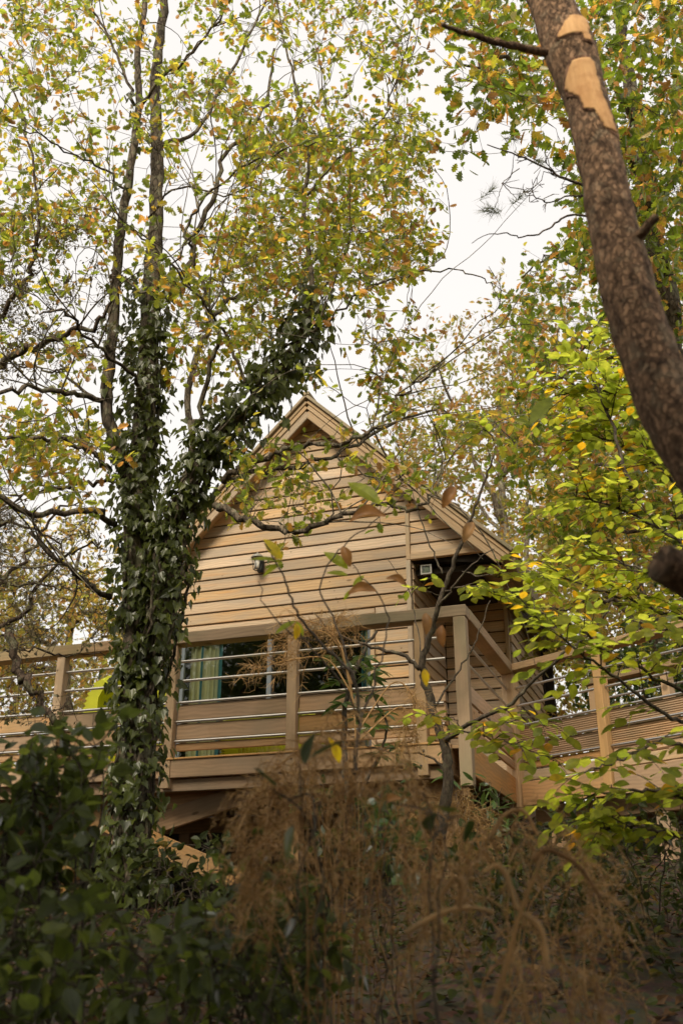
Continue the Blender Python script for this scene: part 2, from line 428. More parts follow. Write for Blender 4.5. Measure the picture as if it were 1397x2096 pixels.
def soil():
    m, n, l = new_mat('forest_soil')
    out = N(n, 'ShaderNodeOutputMaterial'); p = N(n, 'ShaderNodeBsdfPrincipled'); l.new(p.outputs[0], out.inputs[0])
    p.inputs['Roughness'].default_value = .95
    tc = N(n, 'ShaderNodeTexCoord')
    no = N(n, 'ShaderNodeTexNoise', i_Scale=6.0, i_Detail=8.0, i_Roughness=.7); l.new(tc.outputs['Object'], no.inputs['Vector'])
    vo = N(n, 'ShaderNodeTexVoronoi', i_Scale=22.0); l.new(tc.outputs['Object'], vo.inputs['Vector'])
    r = ramp(n, [(.3, (.022, .016, .010)), (.55, (.05, .033, .018)), (.75, (.085, .052, .026))]); l.new(no.outputs[0], r.inputs[0])
    c = mixc(n, l, .4, r.outputs[0], vo.outputs['Color'], 'SOFT_LIGHT')
    l.new(c, p.inputs['Base Color'])
    b = N(n, 'ShaderNodeBump', i_Strength=.8, i_Distance=.03); l.new(no.outputs[0], b.inputs['Height']); l.new(b.outputs[0], p.inputs['Normal'])
    return m
M['soil'] = soil()

def glass():
    m, n, l = new_mat('window_glass')
    out = N(n, 'ShaderNodeOutputMaterial'); t = N(n, 'ShaderNodeBsdfTransparent'); g = N(n, 'ShaderNodeBsdfGlossy', i_Roughness=.02)
    t.inputs[0].default_value = (.80, .84, .82, 1); g.inputs[0].default_value = (1, 1, 1, 1)
    f = N(n, 'ShaderNodeFresnel', i_IOR=1.5); mx = N(n, 'ShaderNodeMixShader')
    l.new(f.outputs[0], mx.inputs[0]); l.new(t.outputs[0], mx.inputs[1]); l.new(g.outputs[0], mx.inputs[2]); l.new(mx.outputs[0], out.inputs[0])
    return m
M['glass'] = glass()

# ------------------------------------------------------------------ ground and far terrain
def make_ground():
    xs = np.concatenate([np.linspace(-120, -14, 14), np.linspace(-13, 13, 90), np.linspace(14, 120, 14)])
    ys = np.concatenate([np.linspace(-60, -9, 10), np.linspace(-8, 20, 100), np.linspace(22, 200, 16)])
    X, Yg = np.meshgrid(xs, ys); Z = ground_z(X, Yg) + .02 * rng.normal(size=X.shape)
    v = np.stack([X, Yg, Z], -1).reshape(-1, 3); nx = len(xs)
    i, j = np.meshgrid(np.arange(len(ys) - 1), np.arange(nx - 1), indexing='ij'); a = (i * nx + j)
    q = np.stack([a, a + 1, a + nx + 1, a + nx], -1).reshape(-1)
    o = link('ground', np_mesh('ground', v, q, np.full(a.size, 4), M['soil'], True))
    tag(o, 'dark leaf strewn woodland slope rising to the cabin', kind='structure')
make_ground()

# ------------------------------------------------------------------ cabin
YAW = -radians(19.3)
P0 = np.array([-1.48, 8.70, 2.87])
cabin = thing('cabin', 'tan timber cabin with steep gable, horizontal boards and glazed deck door', 'cabin', P0, YAW)
AX, AZ, SL = .13, 5.04, .975                # roof apex (along, up) and slope; z from the deck floor
SQ = math.hypot(1, SL)
WL, WR = -2.08, 1.39                               # main front wall
DW = 3.0                                           # front wall set back from the deck edge
DR = 4.5                                          # porch back wall
BACK = 7.2
def roof_z(s): return AZ - SL * abs(s - AX)
def under(s): return roof_z(s) - .15 * SQ
def half(z, extra=0): return (AZ - .15 * SQ - z) / SL    # half width of the wall under the roof at height z

def board(s0, s1, z0, z1, y, parent=cabin, name='board', slant0=None, slant1=None, face=-1, axis='x', lip=.012, mat=None):
    """one lapped board: its lower edge stands prouder than its upper edge; ends may follow the roof"""
    a0, a1 = s0, s1
    b0 = slant0 if slant0 is not None else s0
    b1 = slant1 if slant1 is not None else s1
    t0, t1 = .024 + random.uniform(-.002, .002), .012
    zb, zt = z0 + .008, z1 - .008
    c = .004
    vs = [(a0, y, zb), (a1, y, zb), (b1, y, zt), (b0, y, zt),
          (a0, y + face * (t0 - c), zb), (a1, y + face * (t0 - c), zb),
          (a0, y + face * t0, zb + c), (a1, y + face * t0, zb + c), (b1, y + face * t1, zt), (b0, y + face * t1, zt)]
    fs = [(0, 3, 2, 1), (0, 1, 5, 4), (4, 5, 7, 6), (6, 7, 8, 9), (9, 8, 2, 3), (0, 4, 6, 9, 3), (1, 2, 8, 7, 5)]
    if face > 0: fs = [f[::-1] for f in fs]
    cs, cz = (s0 + s1) / 2, (z0 + z1) / 2
    if axis == 'x':
        loc = (cs, y, cz); vv = [(v[0] - cs, v[1] - y, v[2] - cz) for v in vs]; rot = None
        me = np_mesh('board', vv, [i for f in fs for i in f], [len(f) for f in fs], mat or M['clad'])
        return link(name, me, parent, loc)
    # boards of a side wall: s runs along depth, y is the wall's position along the front
    vv = [(v[0] - cs, (v[1] - y), v[2] - cz) for v in vs]
    me = np_mesh('board', vv, [i for f in fs for i in f], [len(f) for f in fs], mat or M['clad'])
    from mathutils import Quaternion
    o = link(name, me, parent, (y, cs, cz), Quaternion((0, 0, 1), pi / 2))
    return o

CV = .145
WIN = (-1.60, .88, 0.0, 2.085)
def make_cabin():
    # core walls just behind the boards (dark breather layer), so that the joints read dark
    core = MB()
    zt = lambda s: under(s) - .01
    yb = DW + .004
    poly = [(WL, 0), (WIN[0], 0), (WIN[0], WIN[3]), (WIN[1], WIN[3]), (WIN[1], 0), (WR, 0), (WR, 2.70), (2.45, 2.70), (2.45, zt(2.45)), (AX, zt(AX)), (WL, zt(WL))]
    core.prism(poly, yb, yb + .1)
    core.build('wall_core', M['room'], cabin)
    # front boards: bottom strip beside the door, then up the gable
    z = 0.0
    k = 0
    while z < AZ - .3:
        z1 = z + CV
        e0 = AX - half(z); e1 = AX + half(z); f0 = AX - half(z1); f1 = AX + half(z1)
        if half(z1) < .02: break
        if z < 2.1:
            if z + CV > WIN[3]: zz = (WIN[3] + .06, z1)
            else: zz = (z, z1)
            if z1 <= WIN[3]:
                board(WL, WIN[0] - .062, z, z1, DW); board(WIN[1] + .062, WR - .055, z, z1, DW)
            elif z < WIN[3] + .05:
                board(WL, WIN[0] - .064, z, z1, DW); board(WIN[1] + .064, WR - .055, z, z1, DW)
                if z1 - WIN[3] > .085: board(WIN[0] - .06, WIN[1] + .06, WIN[3] + .066, z1, DW)
            else: board(WL, WR - .055, z, z1, DW)
        else:
            l0, l1 = max(WL, e0), max(WL, f0)
            r0, r1 = min(WR, e1), min(WR, f1)
            if e1 <= WR + .02:
                r0, r1 = e1, f1
                board(l0, r0, z, z1, DW, slant0=l1, slant1=r1)
            else:
                board(l0, WR - .055, z, z1, DW, slant0=l1)
                if z1 > 2.80:
                    zl = max(z, 2.775)
                    board(WR + .002, AX + half(zl), zl, z1, DW, slant1=AX + half(z1))
        z = z1; k += 1
    fd = MB(); fd.box(WL + .03, 2.2, DW + .12, DW + .3, -1.6, -.05); fd.build('skirt_screen', M['room'], cabin)  # dark skirt wall added to block the sky showing under the deck
    # trims
    beam('trim', (WR - .026, DW - .022, 0), (WR - .026, DW - .022, 2.70), .055, .055, M['trim'], cabin)
    beam('trim', (WR - .026, DW - .020, 2.705), (WR - .026, DW - .020, 3.62), .05, .05, M['trim'], cabin)
    beam('porch_beam', (WR + .003, DW - .028, 2.735), (2.47, DW - .028, 2.735), .06, .075, M['trim'], cabin)
    # porch: return wall, back wall, ceiling, corner trim, side wall
    zz = 0
    while zz < 2.68:
        z1 = min(zz + CV, 2.69)
        board(DW + .01, DR - .02, zz, z1, WR + .004, axis='y', face=-1)
        board(WR + .034, 2.185, zz, z1, DR)
        zz += CV
    cm = MB(); cm.box(WR, 2.235, DR + .004, DR + .1, 0, 2.7); cm.box(WR - .1, WR, DW + .106, DR, 0, 2.7); cm.build('wall_core', M['room'], cabin)
    for i in range(9):
        y0 = DW + .03 + i * .165
        beam('ceiling_board', (WR, y0 + .08, 2.712), (2.62, y0 + .08, 2.712), .158, .02, M['clad'], cabin)
    beam('trim', (2.215, DR - .012, 0), (2.215, DR - .012, 2.69), .05, .06, M['trim'], cabin)
    zz = 0
    while zz < 2.6:
        board(DR + .01, BACK, zz, zz + CV, 2.245, axis='y', face=-1); zz += CV
    sc = MB(); sc.box(2.14, 2.24, DR + .11, BACK, 0, 2.7); sc.box(WL - .02, WL + .08, DW + .11, BACK, 0, under(WL) - .02); sc.box(WL, 2.4, BACK, BACK + .1, 0, 2.7); sc.build('wall_core', M['room'], cabin)
    zz = 0
    while zz < under(WL) - .15:
        board(DW, BACK, zz, zz + CV, WL - .024, axis='y', face=1); zz += CV
    # interior: floor, back wall, so the room reads deep and dark
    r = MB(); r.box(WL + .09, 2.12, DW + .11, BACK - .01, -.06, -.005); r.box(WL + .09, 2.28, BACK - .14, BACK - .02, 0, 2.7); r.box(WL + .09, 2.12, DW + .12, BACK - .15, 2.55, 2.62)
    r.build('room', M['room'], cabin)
    # roof: two slabs, barge boards and verge caps in front, soffit under the overhang
    y0 = DW - .22
    for sgn, e in ((1, 2.64), (-1, 2.38)):
        se = AX + sgn * (e - AX) if sgn > 0 else -e
        ze = roof_z(se)
        t = .10 * SQ
        mb = MB(); p = [(AX, AZ - .004), (se, ze - .004), (se, ze - t), (AX, AZ - t)]
        if sgn < 0: p = p[::-1]
        mb.prism(p, y0 + .03, BACK + .3); mb.build('roof', M['roof'], cabin)
        d = np.array([se - AX, ze - AZ]); L = np.hypot(*d); d /= L; nn = np.array([d[1], -d[0]]) * (1 if sgn > 0 else -1)   # nn points down/in
        if nn[1] > 0: nn = -nn
        mid = (np.array([AX, AZ]) + np.array([se, ze])) / 2
        def rake(name, off, w, yy, th, mat, shrink=0.0):
            a = np.array([AX, AZ]) + nn * (off + w / 2); b = np.array([se, ze]) + nn * (off + w / 2) - d * shrink
            # keep the two sides from crossing at the ridge
            a = a + d * ((AX - a[0]) / d[0] if abs(d[0]) > 1e-6 else 0) + d * .012
            return beam(name, (a[0], yy, a[1]), (b[0], yy, b[1]), th, w, mat, cabin, up=(-nn[0], 0, -nn[1]))
        rake('verge_cap', -.012, .040, y0 - .022, .10, M['roof'])
        rake('verge_cap', .037, .04, y0 - .004, .06, M['trim'], .01)
        rake('barge_board', .080, .145, y0 + .012, .03, M['barge'], .05)
        rake('barge_board', .082, .05, y0 - .012, .016, M['barge'], .03)
        # soffit boards between barge and wall
        rake('soffit', .145, .018, (y0 + DW) / 2 + .02, DW - y0 - .02, M['clad'], .06)
        beam('fascia', (se - .01 * sgn, y0 + .04, ze - .12), (se - .01 * sgn, BACK + .28, ze - .12), .025, .15, M['roof'], cabin)
    beam('ridge_cap', (AX, y0 - .08, AZ + .01), (AX, BACK + .3, AZ + .01), .10, .05, M['roof'], cabin)
    # window: dark frame, two panes, mullion, pale outer trim
    s0, s1, z0, z1 = WIN
    beam('trim', (s0 - .032, DW - .024, z0), (s0 - .032, DW - .024, z1 + .0), .05, .058, M['trim'], cabin)
    beam('trim', (s1 + .032, DW - .024, z0), (s1 + .032, DW - .024, z1 + .0), .05, .058, M['trim'], cabin)
    beam('trim', (s0 - .062, DW - .026, z1 + .033), (s1 + .062, DW - .026, z1 + .033), .05, .06, M['trim'], cabin)
    wf = link('window', box_mesh(s1 - s0, .05, .05, M['frame']), cabin, ((s0 + s1) / 2, DW + .05, z1 - .026))
    def wpart(name, me, loc, rot=None):
        return link(name, me, wf, (loc[0] - (s0 + s1) / 2, loc[1] - DW - .05, loc[2] - z1 + .026), rot)
    vert = frame((0, 0, 1), (0, 1, 0))
    for x in (s0 + .026, s1 - .026): wpart('frame', box_mesh(z1 - .06, .05, .05, M['frame']), (x, DW + .05, z1 / 2 - .02), vert)
    wpart('mullion', box_mesh(z1 - .11, .06, .075, M['frame']), (-.40, DW + .045, z1 / 2), vert)
    wpart('sill', box_mesh(s1 - s0 - .01, .05, .05, M['frame']), ((s0 + s1) / 2, DW + .05, .03))
    for a, b in ((s0 + .052, -.44), (-.36, s1 - .052)):
        wpart('pane', box_mesh(b - a, .008, z1 - .11, M['glass'], .001), ((a + b) / 2, DW + .05, z1 / 2))
    # curtains: pleated sheets just inside
    def curtain(a, b, stripes):
        n = int((b - a) / .012); x = np.linspace(a, b, n)
        y = DW + .19 + .028 * np.sin(np.arange(n) * .85 + .6 * np.sin(np.arange(n) * .23)) + .01 * rng.normal(size=n)
        for mat, sel in (('cream', False), ('teal', True)):
            v = []; f = []
            for i in range(n - 1):
                if (stripes(x[i]) == sel):
                    k = len(v); v += [(x[i], y[i], .03), (x[i + 1], y[i + 1], .03), (x[i + 1], y[i + 1], 2.03), (x[i], y[i], 2.03)]; f.append((k, k + 1, k + 2, k + 3))
            if v:
                mb = MB(); mb.add(np.array(v) - np.array([(s0 + s1) / 2, DW + .05, z1 - .026]), f); mb.build('curtain', M[mat], wf)
    curtain(s0 + .06, -1.10, lambda x: (-1.40 < x < -1.365) or (x > -1.17))
    curtain(.70, s1 - .06, lambda x: x < .76)
make_cabin()

def local_thing(name, label, cat, s, d, z, rz=0, group=None):
    c, q = cos(YAW), sin(YAW)
    return thing(name, label, cat, (P0[0] + s * c - d * q, P0[1] + s * q + d * c, P0[2] + z), YAW + rz, group)

def lantern():
    t = local_thing('wall_lantern', 'small glass wall lantern with dark domed cap on the gable boards', 'lantern', -.53, DW - .03, 2.86)
    mb = MB(); mb.box(-.035, .035, -.02, .015, -.09, .09); mb.build('back_plate', M['dark_metal'], t)
    mb = MB(); tube(mb, spline([(0, -.02, -.05), (0, -.07, -.11), (0, -.11, -.09)], 4), [.008] * 9, 6); mb.build('bracket', M['dark_metal'], t)
    n = 6; a = np.arange(n) * 2 * pi / n + pi / 6
    cy = -.12
    mb = MB()
    for i in range(n):
        p = (.045 * cos(a[i]), cy + .045 * sin(a[i]), -.09); q = (.066 * cos(a[i]), cy + .066 * sin(a[i]), .06)
        tube(mb, [p, q], [.005, .005], 5)
    for r, z in ((.045, -.09), (.066, .06)):
        P = [(r * cos(x), cy + r * sin(x), z) for x in list(a) + [a[0]]]
        tube(mb, P, [.006] * 7, 5)
    mb.build('cage', M['dark_metal'], t)
    mb = MB(); P = [(0, cy, -.08), (0, cy, -.05), (0, cy, 0), (0, cy, .04), (0, cy, .05)]; tube(mb, P, [.018, .03, .034, .026, .01], 12); mb.build('lamp_glass', M['lens'], t, smooth=True)
    mb = MB(); P = [(0, cy, .062), (0, cy, .075), (0, cy, .10), (0, cy, .118), (0, cy, .135)]; tube(mb, P, [.082, .078, .052, .018, .006], 12); mb.build('cap', M['lamp_grey'], t, smooth=True)
lantern()

def floodlight():
    t = local_thing('floodlight', 'small grey square floodlight at the top corner of the porch', 'floodlight', 1.56, DW + .06, 2.585)
    mb = MB(); mb.box(-.075, .075, -.02, .06, -.06, .06); h = mb.build('housing', M['lamp_grey'], t)
    mb = MB()
    for x0, x1, z0, z1 in ((-.085, .085, .055, .075), (-.085, .085, -.075, -.055), (-.085, -.065, -.055, .055), (.065, .085, -.055, .055)): mb.box(x0, x1, -.045, -.018, z0, z1)
    mb.build('bezel', M['lamp_grey'], t)
    mb = MB(); mb.box(-.06, .06, -.032, -.024, -.05, .05); mb.build('lens', M['glass'], t)
    mb = MB(); mb.prism([(-.04, -.035), (.04, -.035), (.025, .035), (-.025, .035)], -.022, -.0205); mb.build('reflector', M['lens'], t)
    t.scale = (.78, .78, .78)
    mb = MB(); mb.box(-.012, .012, .06, .12, .0, .03); mb.box(-.012, .012, .09, .12, .0, .125); mb.build('bracket', M['dark_metal'], t)
floodlight()

# ------------------------------------------------------------------ deck with railing
deck = thing('deck', 'raised timber deck with plank and steel tube railing in front of the cabin', 'deck', P0, YAW)
RAILZ = 1.06
TUBES = (.865, .690, .497, .330, .163)
PLANKS = ((.345, .482), (.178, .316), (.082, .148))
def bay(parent, a, b, ax='x', y=0.0, planks=True, reeded=False, splits=()):
    """tubes and planks of one railing bay, between posts a and b"""
    def P(t, off, z): return (t, y + off, z) if ax == 'x' else (y + off, t, z)
    for z in TUBES: rod('railing_tube', P(a, .0, z), P(b, .0, z), .0125, M['steel'], parent)
    for z0, z1 in PLANKS:
        w = z1 - z0
        cuts = [a + .003] + [c for c in splits] + [b - .003]
        for c0, c1 in zip(cuts[:-1], cuts[1:]):
            if reeded and w > .1: reeded_plank(parent, P(c0, .028, (z0 + z1) / 2), P(c1, .028, (z0 + z1) / 2), w)
            else: beam('plank', P(c0 + .0015, .028, (z0 + z1) / 2), P(c1 - .0015, .028, (z0 + z1) / 2), .028, w, M['deck'], parent)

def reeded_plank(parent, p0, p1, w):
    L = (Vector(p1) - Vector(p0)).length
    key = ('reed', round(L, 3), round(w, 3))
    if key not in _boxes:
        n = 7; pr = []
        for i in range(n):
            z0 = -w / 2 + w * i / n; dz = w / n
            pr += [(z0 + .002, -.014), (z0 + dz - .006, -.014), (z0 + dz - .005, -.006), (z0 + dz - .001, -.006)]
        pr[-1] = (w / 2, -.014); pr[-2] = (w / 2 - .002, -.014)
        pr += [(w / 2, .012), (-w / 2, .012)]
        m = len(pr)
        v = [(-L / 2, y, z) for z, y in pr] + [(L / 2, y, z) for z, y in pr]
        f = [tuple(range(m)), tuple(range(2 * m - 1, m - 1, -1))] + [(i, i + m, (i + 1) % m + m, (i + 1) % m) for i in range(m)]
        mb = MB(); mb.add(v, [q[::-1] for q in f]); _boxes[key] = np_mesh('plank', np.concatenate(mb.v), mb.l, mb.n, M['deck'])
    link('plank', _boxes[key], parent, (Vector(p0) + Vector(p1)) / 2, frame(Vector(p1) - Vector(p0), (0, 0, 1)))

def make_deck():
    posts = (-3.45, -2.30, -1.165, 0.0, 1.14, 2.255)
    for s in posts:
        beam('post', (s, -.012, -.235), (s, -.012, RAILZ - .05), .085, .085, M['post'], deck)
    for s in posts:
        for z in (-.045, -.16):
            rod('bolt', (s - .012 * (1 if z < -.1 else -1), -.068, z), (s - .012 * (1 if z < -.1 else -1), -.045, z), .009, M['dark_metal'], deck, 8)
    for a, b in zip(posts[:-1], posts[1:]):
        bay(deck, a + .0435, b - .0435, splits=(a + .66,) if a == -1.165 else ())
    # short overhanging end of the front bay
    for z in TUBES[:3]: rod('railing_tube', (2.30, 0, z), (2.455, 0, z), .0125, M['steel'], deck)
    for z in TUBES[3:]: rod('railing_tube', (2.30, 0, z), (2.43, 0, z), .0125, M['steel'], deck)
    for z0, z1 in PLANKS: beam('plank', (2.30, .028, (z0 + z1) / 2), (2.44, .028, (z0 + z1) / 2), .028, z1 - z0, M['deck'], deck)
    # handrail: left run, right run, side run
    beam('handrail', (-4.2, 0, RAILZ), (-.001, 0, RAILZ), .15, .095, M['rail'], deck)
    beam('handrail', (.001, 0, RAILZ), (2.66, 0, RAILZ), .15, .095, M['rail'], deck)
    beam('handrail', (2.60, .078, RAILZ), (2.60, 2.14, RAILZ), .13, .095, M['rail'], deck)
    # corner post and end post of the side run
    beam('post', (2.60, -.02, -.33), (2.60, -.02, RAILZ - .05), .10, .11, M['rail'], deck)
    beam('post', (2.60, 2.08, -.30), (2.60, 2.08, RAILZ - .05), .12, .13, M['post'], deck)
    bay(deck, .065, 2.0, ax='y', y=2.585)
    # fascia, lower fascia, edge board
    beam('fascia', (-4.2, -.03, -.075), (-.045, -.03, -.075), .04, .15, M['deck'], deck)
    beam('fascia', (.045, -.03, -.075), (1.62, -.03, -.075), .04, .15, M['deck'], deck)
    beam('fascia', (1.625, -.03, -.075), (2.44, -.03, -.075), .04, .15, M['deck'], deck)
    beam('edge_board', (-4.2, -.02, .008), (2.44, -.02, .008), .09, .016, M['deck'], deck)
    beam('lower_fascia', (-4.2, .03, -.205), (2.44, .03, -.205), .04, .10, M['deck'], deck)
    beam('side_fascia', (2.60, .06, -.11), (2.60, 2.0, -.11), .04, .24, M['deck'], deck)
    beam('side_fascia', (2.46, -.03, -.11), (2.46, .25, -.11), .03, .24, M['deck'], deck)
    # floor boards
    n = 21
    for i in range(n):
        y = .02 + (i + .5) * (2.95 / n)
        beam('deck_board', (-4.2, y, -.016), (2.56, y, -.016), 2.95 / n - .006, .028, M['deck'], deck)
    y = 3.05
    while y < 5.2:
        beam('deck_board', (1.43, y, -.016), (2.36, y, -.016), .13, .028, M['deck'], deck)
        beam('deck_board', (-4.2, y, -.016), (-2.15, y, -.016), .13, .028, M['deck'], deck); y += .14
    for s in np.arange(-4.0, 2.5, .46): beam('joist', (s, .06, -.11), (s, 2.98, -.11), .045, .14, M['deck'], deck)
    for y in (.42, 2.6): beam('bearer', (-4.1, y, -.265), (2.5, y, -.265), .09, .16, M['deck'], deck)
    for s in (-3.3, -1.15, 1.0, 2.35):
        for y in (.42, 2.6): beam('stilt', (s, y, -1.85), (s, y, -.345), .13, .13, M['deck'], deck)
make_deck()

# braces under the deck: placed on the plane of the deck's front edge
def deck_local(px, py, D):
    nb = np.array([-sin(YAW), cos(YAW), 0]); u = np.array([cos(YAW), sin(YAW), 0])
    d = ray(px, py); p = C0 + d * (((P0 + nb * D - C0) @ nb) / (d @ nb))
    q = p - P0
    return (q @ u, q @ nb, q[2])
beam('brace', deck_local(215, 1722, .30), deck_local(545, 1610, .30), .05, .17, M['deck'], deck)
beam('brace', deck_local(150, 1652, .24), deck_local(640, 1868, .24), .05, .17, M['deck'], deck)

# ------------------------------------------------------------------ walkway
WANG = math.atan2(-.78, .62)
walk = thing('walkway', 'raised timber walkway with grooved planks and steel tube rails at right of the deck', 'walkway', (1.65, 9.80, 2.87), WANG)
def make_walk():
    posts = (.06, 1.12, 2.22, 3.32)
    for yy in (0.0, 1.05):
        for i, s in enumerate(posts):
            if yy and i == 0: s = .25
            beam('post', (s, yy, -.27), (s, yy, RAILZ - .05), .09, .10, M['post'], walk)
        pp = posts if not yy else (.25,) + posts[1:]
        for a, b in zip(pp[:-1], pp[1:]):
            bay(walk, a + .05, b - .05, y=yy, reeded=True)
        bay(walk, posts[-1] + .05, 4.6, y=yy, reeded=True)
        beam('handrail', (-.02 if not yy else .15, yy, RAILZ), (4.7, yy, RAILZ), .14, .07, M['rail'], walk)
        e = -1 if not yy else 1
        for a, b in ((.115, 1.065), (1.175, 2.165), (2.275, 3.265), (3.375, 4.6)):
            beam('kick_board', (a, yy + .03, .02), (b, yy + .03, .02), .028, .088, M['trim'], walk)
            beam('fascia', (a, yy - .03 * 0 + .0, -.15), (b, yy, -.15), .045, .22, M['deck'], walk)
    n = 34
    for i in range(n):
        x = .12 + i * .135
        beam('deck_board', (x, .06, -.045), (x, 1.0, -.045), .128, .026, M['deck'], walk)
    for y in (.2, .85): beam('bearer', (.1, y, -.33), (4.6, y, -.33), .08, .16, M['deck'], walk)
    for s in (.35, 1.5, 3.0):
        for y in (.2, .85): beam('stilt', (s, y, -1.5), (s, y, -.415), .12, .12, M['deck'], walk)
make_walk()

# ------------------------------------------------------------------ things on the deck
def tub_chair(s, d, rz, label, H1=1.2, low=.62):
    """moulded ribbed tub chair: hooped back, ribbed seat front"""
    t = local_thing('tub_chair', label, 'chair', s, d, .0, rz, 'lime ribbed tub chairs on the deck')
    R = .46
    mb = MB(); n = 25
    a = np.linspace(-pi * .08, pi * 1.08, n)
    rows = 20; H0 = .02
    v = []; 
    prof = []
    for i in range(rows * 2 + 1):
        z = H0 + (H1 - H0) * i / (rows * 2); r = R * (1 - .10 * max(0, (i / (rows * 2) - .72) / .28) ** 2 * 2.2) + (.020 if i % 2 else -.010)
        prof.append((r, z))
    prof += [(R - .16, H1 + .02), (R - .20, H1 - .02)] + [(R - .13, H0 + (H1 - H0) * (1 - i / 6)) for i in range(1, 7)]
    m = len(prof)
    for ang in a:
        top = low + (1 - low) * max(0, sin(ang)) ** .35        # arms lower than the back
        for r, z in prof: v.append((r * cos(ang), r * sin(ang), z * top))
    f = []
    for i in range(n - 1):
        for j in range(m):
            f.append((i * m + j, (i + 1) * m + j, (i + 1) * m + (j + 1) % m, i * m + (j + 1) % m))
    f += [tuple(range(m)), tuple(range(n * m - 1, (n - 1) * m - 1, -1))]
    mb.add(v, f); mb.build('backrest', M['lime'], t)
    mb = MB()
    k = 40; pts = []
    for i in range(k + 1):
        x = -.33 + .66 * i / k; pts.append((x, -.30 - (.008 if i % 2 else 0)))
    v = [(x, y, .02) for x, y in pts] + [(x, y, .40) for x, y in pts] + [(x * .9, .32, .42) for x, y in pts]
    K = k + 1
    f = [(i, i + 1, i + 1 + K, i + K) for i in range(k)] + [(i + K, i + 1 + K, i + 1 + 2 * K, i + 2 * K) for i in range(k)]
    mb.add(v, f); mb.build('seat', M['lime'], t)
tub_chair(-1.22, 1.30, .15, 'lime ribbed tub chair with high back standing behind the ivy clad trunk', 1.2, .9)
tub_chair(.66, .72, .5, 'lime ribbed tub chair seen through the slot under the front railing planks', .60, .8)

def pebble():
    t = local_thing('pale_stone', 'pale cream stone lying on the deck edge below the second railing bay', 'stone', 1.32, .10, .0)
    th = np.linspace(0, pi, 7); ph = np.linspace(0, 2 * pi, 12, endpoint=False)
    for k, (ox, r) in enumerate(((-.05, .055), (.05, .045), (.0, .05))):
        v = [(ox + r * 1.25 * sin(a) * cos(b) * (1 + .12 * sin(3 * b + k)), .8 * r * sin(a) * sin(b) + .02 * k, r * (1 + .85 * cos(a)) ) for a in th for b in ph]
        f = [(i * 12 + j, i * 12 + (j + 1) % 12, (i + 1) * 12 + (j + 1) % 12, (i + 1) * 12 + j) for i in range(6) for j in range(12)]
        mb = MB(); mb.add(v, [q[::-1] for q in f]); mb.build('stone_lobe', M['stone'], t, smooth=True)
pebble()

# ------------------------------------------------------------------ leaves
def outline_leaf(side, fold=.16, curve=.12, mid=4):
    """side: (x, y) points of one half, base to tip; built as strips from a sunken midrib"""
    side = np.array(side, dtype=float); n = len(side)
    v = []; f = []
    for x, y in side: v.append((x, 0, -curve * x * x))
    for s in (1, -1):
        k = len(v)
        for x, y in side: v.append((x, s * y, fold * y - curve * x * x))
        for i in range(n - 1):
            q = (i, i + 1, k + i + 1, k + i)
            f.append(q if s > 0 else q[::-1])
    return np.array(v), f

def poly_leaf(side, fold=.16, curve=.12):
    """cheaper: each half one polygon"""
    n = len(side); xs = [p[0] for p in side]
    v = [(x, 0, -curve * x * x) for x in (xs[0], xs[-1])]
    f = []
    for s in (1, -1):
        k = len(v)
        v += [(x, s * y, fold * y - curve * x * x) for x, y in side[1:-1]]
        q = [0] + list(range(k, k + n - 2)) + [1]
        f.append(tuple(q[::-1]) if s > 0 else tuple(q))
    return np.array(v), f

LEAF = {
 'oak': poly_leaf([(0, 0), (.12, .05), (.22, .20), (.30, .13), (.42, .32), (.50, .17), (.64, .36), (.72, .19), (.86, .25), (.92, .10), (1, 0)], .2, .15),
 'beech': outline_leaf([(0, 0), (.12, .14), (.32, .29), (.55, .32), (.78, .21), (.92, .09), (1, 0)], .10, .14),
 'ivy': poly_leaf([(.0, 0), (-.12, .22), (-.04, .42), (.20, .40), (.30, .48), (.42, .30), (.60, .22), (.80, .10), (1, 0)], .18, .2),
 'chest': outline_leaf([(0, 0), (.06, .05), (.15, .11), (.17, .095), (.26, .155), (.28, .14), (.38, .18), (.40, .165), (.5, .185), (.52, .17), (.62, .17), (.64, .155), (.74, .135), (.76, .12), (.86, .08), (.88, .068), (1, 0)], .22, .22),
 'lance': outline_leaf([(0, 0), (.2, .09), (.45, .14), (.7, .12), (.88, .06), (1, 0)], .15, .3),
 'ovate': poly_leaf([(0, 0), (.08, .18), (.28, .31), (.52, .29), (.78, .15), (1, 0)], .16, .18),
 'small': (np.array([(0, 0, 0), (.45, .27, .05), (1, 0, -.1), (.45, -.27, .05)]), [(0, 2, 1), (0, 3, 2)]),
}
def dry_leaf():
    v = []; f = []
    xs = np.linspace(0, 1, 9)
    for x in xs:
        w = .26 * sin(pi * min(1, x * .95 + .04)) ** .8
        for y in (-1, -.5, 0, .5, 1):
            ang = y * 1.25; r = w / 1.1
            v.append((x, r * sin(ang), r * (1 - cos(ang)) + .16 * sin(3.2 * x) + .02 * sin(9 * x + 3 * y)))
    for i in range(8):
        for j in range(4): f.append((i * 5 + j, (i + 1) * 5 + j, (i + 1) * 5 + j + 1, i * 5 + j + 1))
    return np.array(v), f
LEAF['dry'] = dry_leaf()

def norm(a): return a / (np.linalg.norm(a, axis=-1, keepdims=True) + 1e-9)

def bases(ax, up):
    """leaf frames: x along the blade, z close to 'up'"""
    x = norm(ax); y = norm(np.cross(up, x)); z = np.cross(x, y)
    return np.stack([x, y, z], -1)

